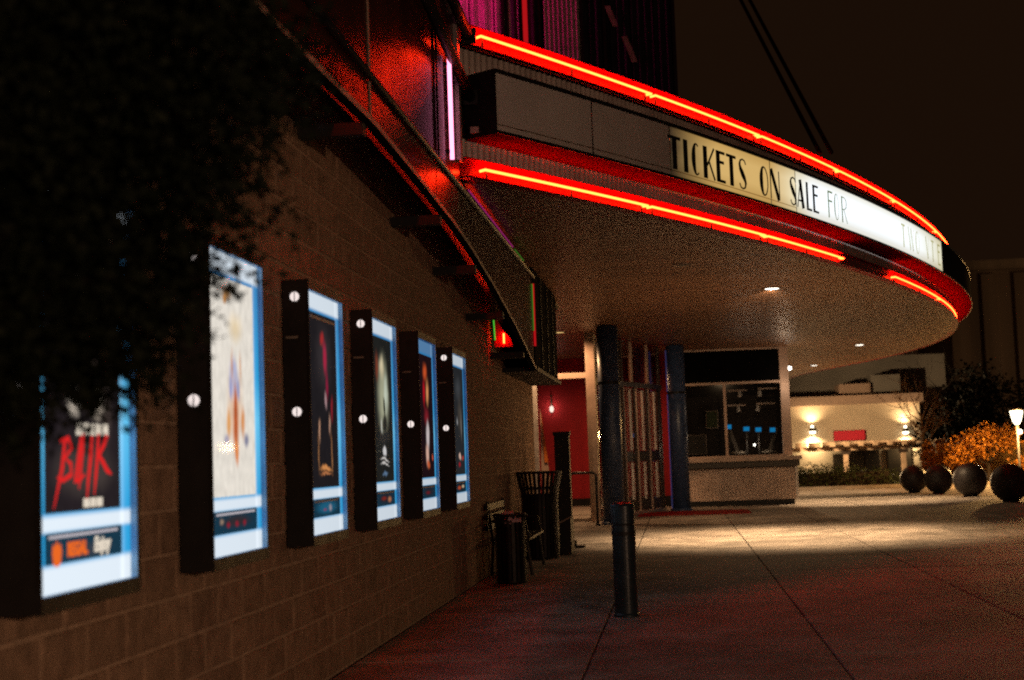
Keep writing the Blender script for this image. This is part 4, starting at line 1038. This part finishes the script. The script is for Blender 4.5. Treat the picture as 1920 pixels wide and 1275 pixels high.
def limbs(rg, base, top, rad, spread, n, levels=2, up=.5):
    """trunk with forking limbs, returns mesh builder"""
    b = MB(base)
    base = Vector(base); top = Vector(top)
    mid = base.lerp(top, .5)+Vector((rg.gauss(0, .05), rg.gauss(0, .05), 0))
    b.tube([base-Vector((0, 0, .1)), base+Vector((0, 0, .15)), mid, top], [rad*1.35, rad, rad*.8, rad*.45], 9)
    def branch(p_, d_, L_, r_, lv):
        e = p_+d_*L_; m_ = p_.lerp(e, .5)+Vector((rg.gauss(0, .06), rg.gauss(0, .06), rg.gauss(0, .06)))*L_
        b.tube([p_, m_, e], [r_, r_*.7, r_*.35], 5)
        if lv > 0:
            for _ in range(3):
                d2 = (d_+Vector((rg.gauss(0, .55), rg.gauss(0, .55), rg.gauss(0, .4)+.12))).normalized()
                branch(p_.lerp(e, rg.uniform(.45, 1)), d2, L_*rg.uniform(.5, .75), r_*.5, lv-1)
    for k_ in range(n):
        a = 2*PI*k_/n+rg.uniform(-.4, .4); d_ = Vector((math.cos(a), math.sin(a), up+rg.uniform(0, .6))).normalized()
        branch(base.lerp(top, rg.uniform(.55, 1)), d_, spread*rg.uniform(.7, 1.1), rad*.42, levels)
    return b

# near tree, its crown filling the upper left of the view
def at35(px, py, Y=3.5):      # metres across / up at that distance (used once to note the crown's clumps)
    return ((px-1270)*Y/2667, 1.4+(868-py)*Y/2667)
rg = random.Random(5)
cl = []
for px, py, rr, Y in ((120, 250, 250, 3.5), (370, 170, 150, 3.7), (255, 370, 170, 3.5), (60, 540, 190, 3.3), (375, 290, 70, 3.8), (480, 340, 40, 3.9), (255, 530, 80, 3.6), (200, 600, 90, 3.5), (465, 80, 105, 3.7), (250, 20, 240, 3.4), (400, 250, 40, 3.9),
                      (265, 640, 45, 3.7), (110, 650, 80, 3.4), (570, 95, 50, 3.9), (605, 110, 35, 3.9), (535, 150, 45, 3.9), (490, 205, 45, 3.9), (500, 325, 45, 3.9), (470, 415, 38, 3.9), (440, 440, 40, 3.9), (520, 30, 70, 3.9), (470, 150, 60, 3.8), (410, 215, 55, 3.8), (-150, 300, 300, 3.2), (-100, 0, 350, 3.2), (200, -200, 300, 3.4), (-200, 600, 200, 3.0), (460, 260, 35, 3.9), (180, 530, 140, 3.6), (20, 700, 70, 3.5), (120, 715, 35, 3.6), (60, 745, 40, 3.6), (200, 690, 35, 3.6), (280, 460, 75, 3.8), (240, 670, 45, 3.7), (190, 470, 110, 3.7), (110, 560, 110, 3.7), (200, 590, 80, 3.8), (90, 640, 80, 3.8), (270, 590, 40, 3.8), (280, 700, 25, 3.7)):
    x, z = at35(px, py, Y); q = rr*Y/2667*.9
    cl.append((x, Y, z, q, q*.9, q))
nt_ = thing('tree', 'dark leafy tree close to the camera, its branches hanging over the nearest posters', 'tree', (-1.95, 2.7, 0))
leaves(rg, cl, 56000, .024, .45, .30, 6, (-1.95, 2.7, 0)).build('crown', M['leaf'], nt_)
limbs(rg, (-1.95, 2.7, 0), (-1.8, 2.95, 2.3), .07, .55, 7, 2).build('trunk', M['nearbark'], nt_, smooth=True)

# hedge in the distance
hd = thing('hedge', 'low clipped dark hedge beyond the kerb in front of the beige building', 'hedge', (5.5, 50.5, 0))
cl = [(3.6+.45*k_, 50.5, .42, .42, .5, .40) for k_ in range(9)]
cl = [(x, y, z*(1 if x < 6 else .8), a, bq, c*(1 if x < 6 else .75)) for x, y, z, a, bq, c in cl]
leaves(rg, cl, 7000, .045, .0, .4, 4, (5.5, 50.5, 0)).build('leaf_mass', M['hedge'], hd)
b = MB((5.5, 50.5, 0)); b.box((3.4, 50.3, -.05), (7.2, 50.8, .55)); b.build('inner_twigs', M['bark'], hd)

# ================================================================ STREET LAMPS
def lamp_proto(loc, h, label, power=180, color=(1, .72, .40), group='plaza street lamps'):
    t = thing('street_lamp', label, 'street lamp', loc, group)
    b = MB(); b.lathe((0, 0, 0), [(.11, 0), (.11, .25), (.05, .35), (.04, h-.05)], 14); b.build('pole', M['lamppost'], t, smooth=True)
    b = MB(); b.lathe((0, 0, h), [(.06, 0), (.13, .12), (.20, .42), (.20, .44)], 18); b.build('lantern', LANTERN, t, smooth=True)
    b = MB(); b.lathe((0, 0, h), [(.24, .445), (.22, .50), (.08, .60), (.02, .68)], 18); b.build('lantern_cap', M['lamppost'], t, smooth=True)
    if power: add_lamp('street_lamp_light', 'POINT', (0, -.30, h+.2), power, color, t, .18)
    return t
lamp_proto((11.03, 48.0, -.05), 2.0, 'tall street lamp with tapered lantern at the right frame edge', 1500, (1, .54, .17))
t = thing('globe_lamp', 'small white globe lamp on a thin post below the tapered lantern', 'street lamp', (11.9, 51.5, -.05))
b = MB(); b.lathe((0, 0, 0), [(.05, 0), (.03, .2), (.03, 1.72)], 10); b.build('pole', M['lamppost'], t)
b = MB(); b.lathe((0, 0, 1.78), [(.03, -.09), (.085, -.05), (.10, 0), (.085, .05), (.03, .09)], 16); b.build('globe', LANTERN, t, smooth=True)
# added fill lamp behind the camera, then the lamp hidden by the booth
lamp_proto((8.5, -6.5, -.05), 2.7, 'plaza street lamp behind the camera on the right', 3600, (1, .60, .37))
lamp_proto((3.0, 70.5, -1.25), 4.2, 'street lamp before the beige building, hidden by the ticket booth', 6800, (1, .66, .34))

# ================================================================ BEIGE BUILDING and pergola across the street
be = thing('shop_building', 'low beige stucco shop building with wall lights across the street', 'building', (9, 82, -1.25))
OBE = (9, 82, -1.25)
def be_box(name, a, c, mt):
    b = MB(OBE); b.box(a, c); return b.build(name, mt, be)
be_box('wall', (-6, 80.2, -1.3), (13.3, 92, 3.75), M['beige'])
be_box('parapet', (-6.2, 79.95, 3.752), (13.5, 92, 4.25), M['pinkstucco'])
be_box('upper_storey', (-6, 84, 4.25), (15.5, 96, 6.6), M['grey'])
be_box('upper_bay', (9.2, 81.5, 4.252), (10.9, 84, 4.95), M['pinkstucco'])
be_box('roof_unit', (11.0, 81.8, 4.252), (12.6, 83.9, 5.4), M['grey'])
for x0, x1, z0, z1, mt in ((8.55, 9.35, -.2, 1.0, 'winter'), (9.45, 10.15, -.3, 1.25, 'winter'), (10.25, 10.95, -.4, 1.15, 'doorrail'), (11.45, 12.7, -.6, 1.25, 'winter')):
    fr = be_box('window_frame', (x0-.06, 80.12, z0-.06), (x1+.06, 80.19, z1+.06), M['darkframe'])
    b = MB(OBE); b.box((x0, 80.09, z0), (x1, 80.115, z1)); b.build('pane', M[mt], fr)
t = thing('wall_sign', 'plain red sign board on the beige building between two wall lights', 'sign', (9.45, 80.1, 2.05))
b = MB(); b.box((-.83, -.06, -.27), (.83, .06, .27)); b.build('board', M['redsign'], t)
b = MB(); b.box((-.86, .061, -.30), (.86, .09, .30)); b.build('back_frame', M['darkframe'], t)
for x, z, lb in ((7.45, 2.45, 'wall light left of the red sign board'), (12.45, 2.25, 'wall light right of the red sign, behind the bare tree')):
    t = thing('wall_light', lb, 'wall light', (x, 80.15, z), 'up and down wall lights on the beige building')
    b = MB(); b.lathe((0, -.22, 0), [(.20, -.10), (.16, .04), (.10, .10)], 16); b.build('shade', M['darkframe'], t)
    b = MB(); b.lathe((0, -.22, 0), [(.14, -.22), (.17, -.11)], 16); b.build('lamp_glass', SCONCE, t)
    b = MB(); b.lathe((0, -.22, 0), [(.08, .11), (.06, .22)], 16); b.build('upper_glass', SCONCE, t)
    b = MB(); b.box((-.05, -.1, -.08), (.05, .03, .08)); b.build('mount', M['darkframe'], t)
    l = add_lamp('wall_light_down', 'SPOT', (0, -.30, -.24), 600, (1, .72, .38), t, .08, spot_size=math.radians(150), spot_blend=1.0)
    l = add_lamp('wall_light_up', 'SPOT', (0, -.28, .26), 200, (1, .72, .38), t, .06, spot_size=math.radians(150), spot_blend=1.0); l.rotation_euler = (PI, 0, 0)
pe = thing('pergola', 'long pale timber pergola in front of the beige building', 'pergola', (9, 76, -1.25))
OP = (9, 76, -1.25)
def pe_box(name, a, c, mt=M['wood']):
    b = MB(OP); b.box(a, c); return b.build(name, mt, pe)
pe_box('beam', (1, 74.9, 1.24), (14.6, 75.1, 1.46)); pe_box('beam', (1, 77.6, 1.24), (14.6, 77.8, 1.46))
x = 1.3
while x < 14.5:
    b = MB(OP); b.box((x, 74.2, 1.462), (x+.22, 78.4, 1.70)); b.build('rafter', M['wood'], pe); x += .72
for x in (2.2, 4.9, 8.5, 11.4, 13.9):
    pe_box('post', (x, 74.88, -1.25), (x+.22, 75.12, 1.238))
    pe_box('brace', (x-.12, 74.86, 1.05), (x+.34, 75.14, 1.236), M['darkframe'])

# ================================================================ TREES beyond
bt = thing('bare_tree', 'bare branching young tree before the right end of the beige building', 'tree', (9.3, 56, -.05))
limbs(random.Random(8), (9.3, 56, -.05), (9.35, 56, 2.4), .07, 1.15, 8, 4, .75).build('trunk', M['twig'], bt, smooth=True)
def tree(label, loc, h, clumps, n, size, lm, seed, cat='tree'):
    rg_ = random.Random(seed); t = thing('tree', label, cat, loc)
    limbs(rg_, loc, (loc[0], loc[1], loc[2]+h), .08, h*.4, 6, 2).build('trunk', M['bark'], t, smooth=True)
    leaves(rg_, [(loc[0]+a, loc[1]+b_, loc[2]+c, d, e, f_) for a, b_, c, d, e, f_ in clumps], n, size, .1, .42, 4, loc).build('crown', lm, t)
tree('low orange autumn tree lit from beside, left of the tapered street lamp', (10.55, 50.5, -.05), 1.2, [(0, 0, 1.5, .75, .7, .45), (-.6, .2, 1.25, .6, .6, .4), (.6, 0, 1.55, .5, .5, .35), (-1.0, 0, 1.0, .4, .4, .3)], 2600, .07, M['orangeleaf'], 21)
tree('bushy orange autumn tree directly behind the third stone ball', (9.6, 53.5, -.05), 1.0, [(0, 0, 1.1, .7, .6, .5), (.6, 0, .7, .6, .6, .5), (-.4, 0, .6, .5, .5, .4)], 2200, .07, M['orangeleaf'], 22)
tree('orange autumn shrub under the tapered street lamp at the frame edge', (12.3, 50.0, -.05), .8, [(0, 0, .7, .7, .6, .45), (-.7, 0, .45, .5, .5, .35)], 1800, .07, M['orangeleaf'], 23)
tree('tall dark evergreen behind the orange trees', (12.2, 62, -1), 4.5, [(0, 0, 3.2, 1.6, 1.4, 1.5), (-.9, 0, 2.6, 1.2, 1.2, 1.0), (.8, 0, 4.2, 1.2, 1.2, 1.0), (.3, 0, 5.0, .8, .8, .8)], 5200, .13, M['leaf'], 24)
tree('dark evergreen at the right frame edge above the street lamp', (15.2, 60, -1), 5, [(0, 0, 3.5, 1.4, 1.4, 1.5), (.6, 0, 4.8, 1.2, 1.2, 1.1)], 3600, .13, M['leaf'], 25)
yw = thing('garden_wall', 'low ochre wall glowing in lamplight at the right frame edge', 'wall', (12.6, 53, -.05))
b = MB((12.6, 53, -.05)); b.box((9.6, 54.6, -.05), (16, 54.9, 1.35)); b.build('wall_face', mat('ochre_stucco', (.65, .42, .12), .85), yw)
b = MB((12.6, 53, -.05)); b.box((9.55, 54.55, 1.352), (16, 54.95, 1.42)); b.build('coping', M['kerb'], yw)
ft = thing('far_tower', 'tall dim building with upright panels far behind the evergreens', 'building', (32, 125, -1.25))
OFT = (32, 125, -1.25)
b = MB(OFT); b.box((22.5, 120, -1.25), (48, 135, 15.5)); b.build('body', M['fartower'], ft)
for k_ in range(9):
    b = MB(OFT); b.box((22.8+k_*2.6, 119.7, -1), (24.0+k_*2.6, 119.99, 15.2)); b.build('pilaster', M['fartower'], ft)
b = MB(OFT); b.box((22.2, 119.4, 15.51), (48.4, 135.4, 16.3)); b.build('parapet', M['fartower'], ft)
lamp_proto((46, 98, -1.25), 6.0, 'street lamp beyond the right frame edge before the far building', 2400, (1, .62, .33))  # unseen lamp added to brighten the far building
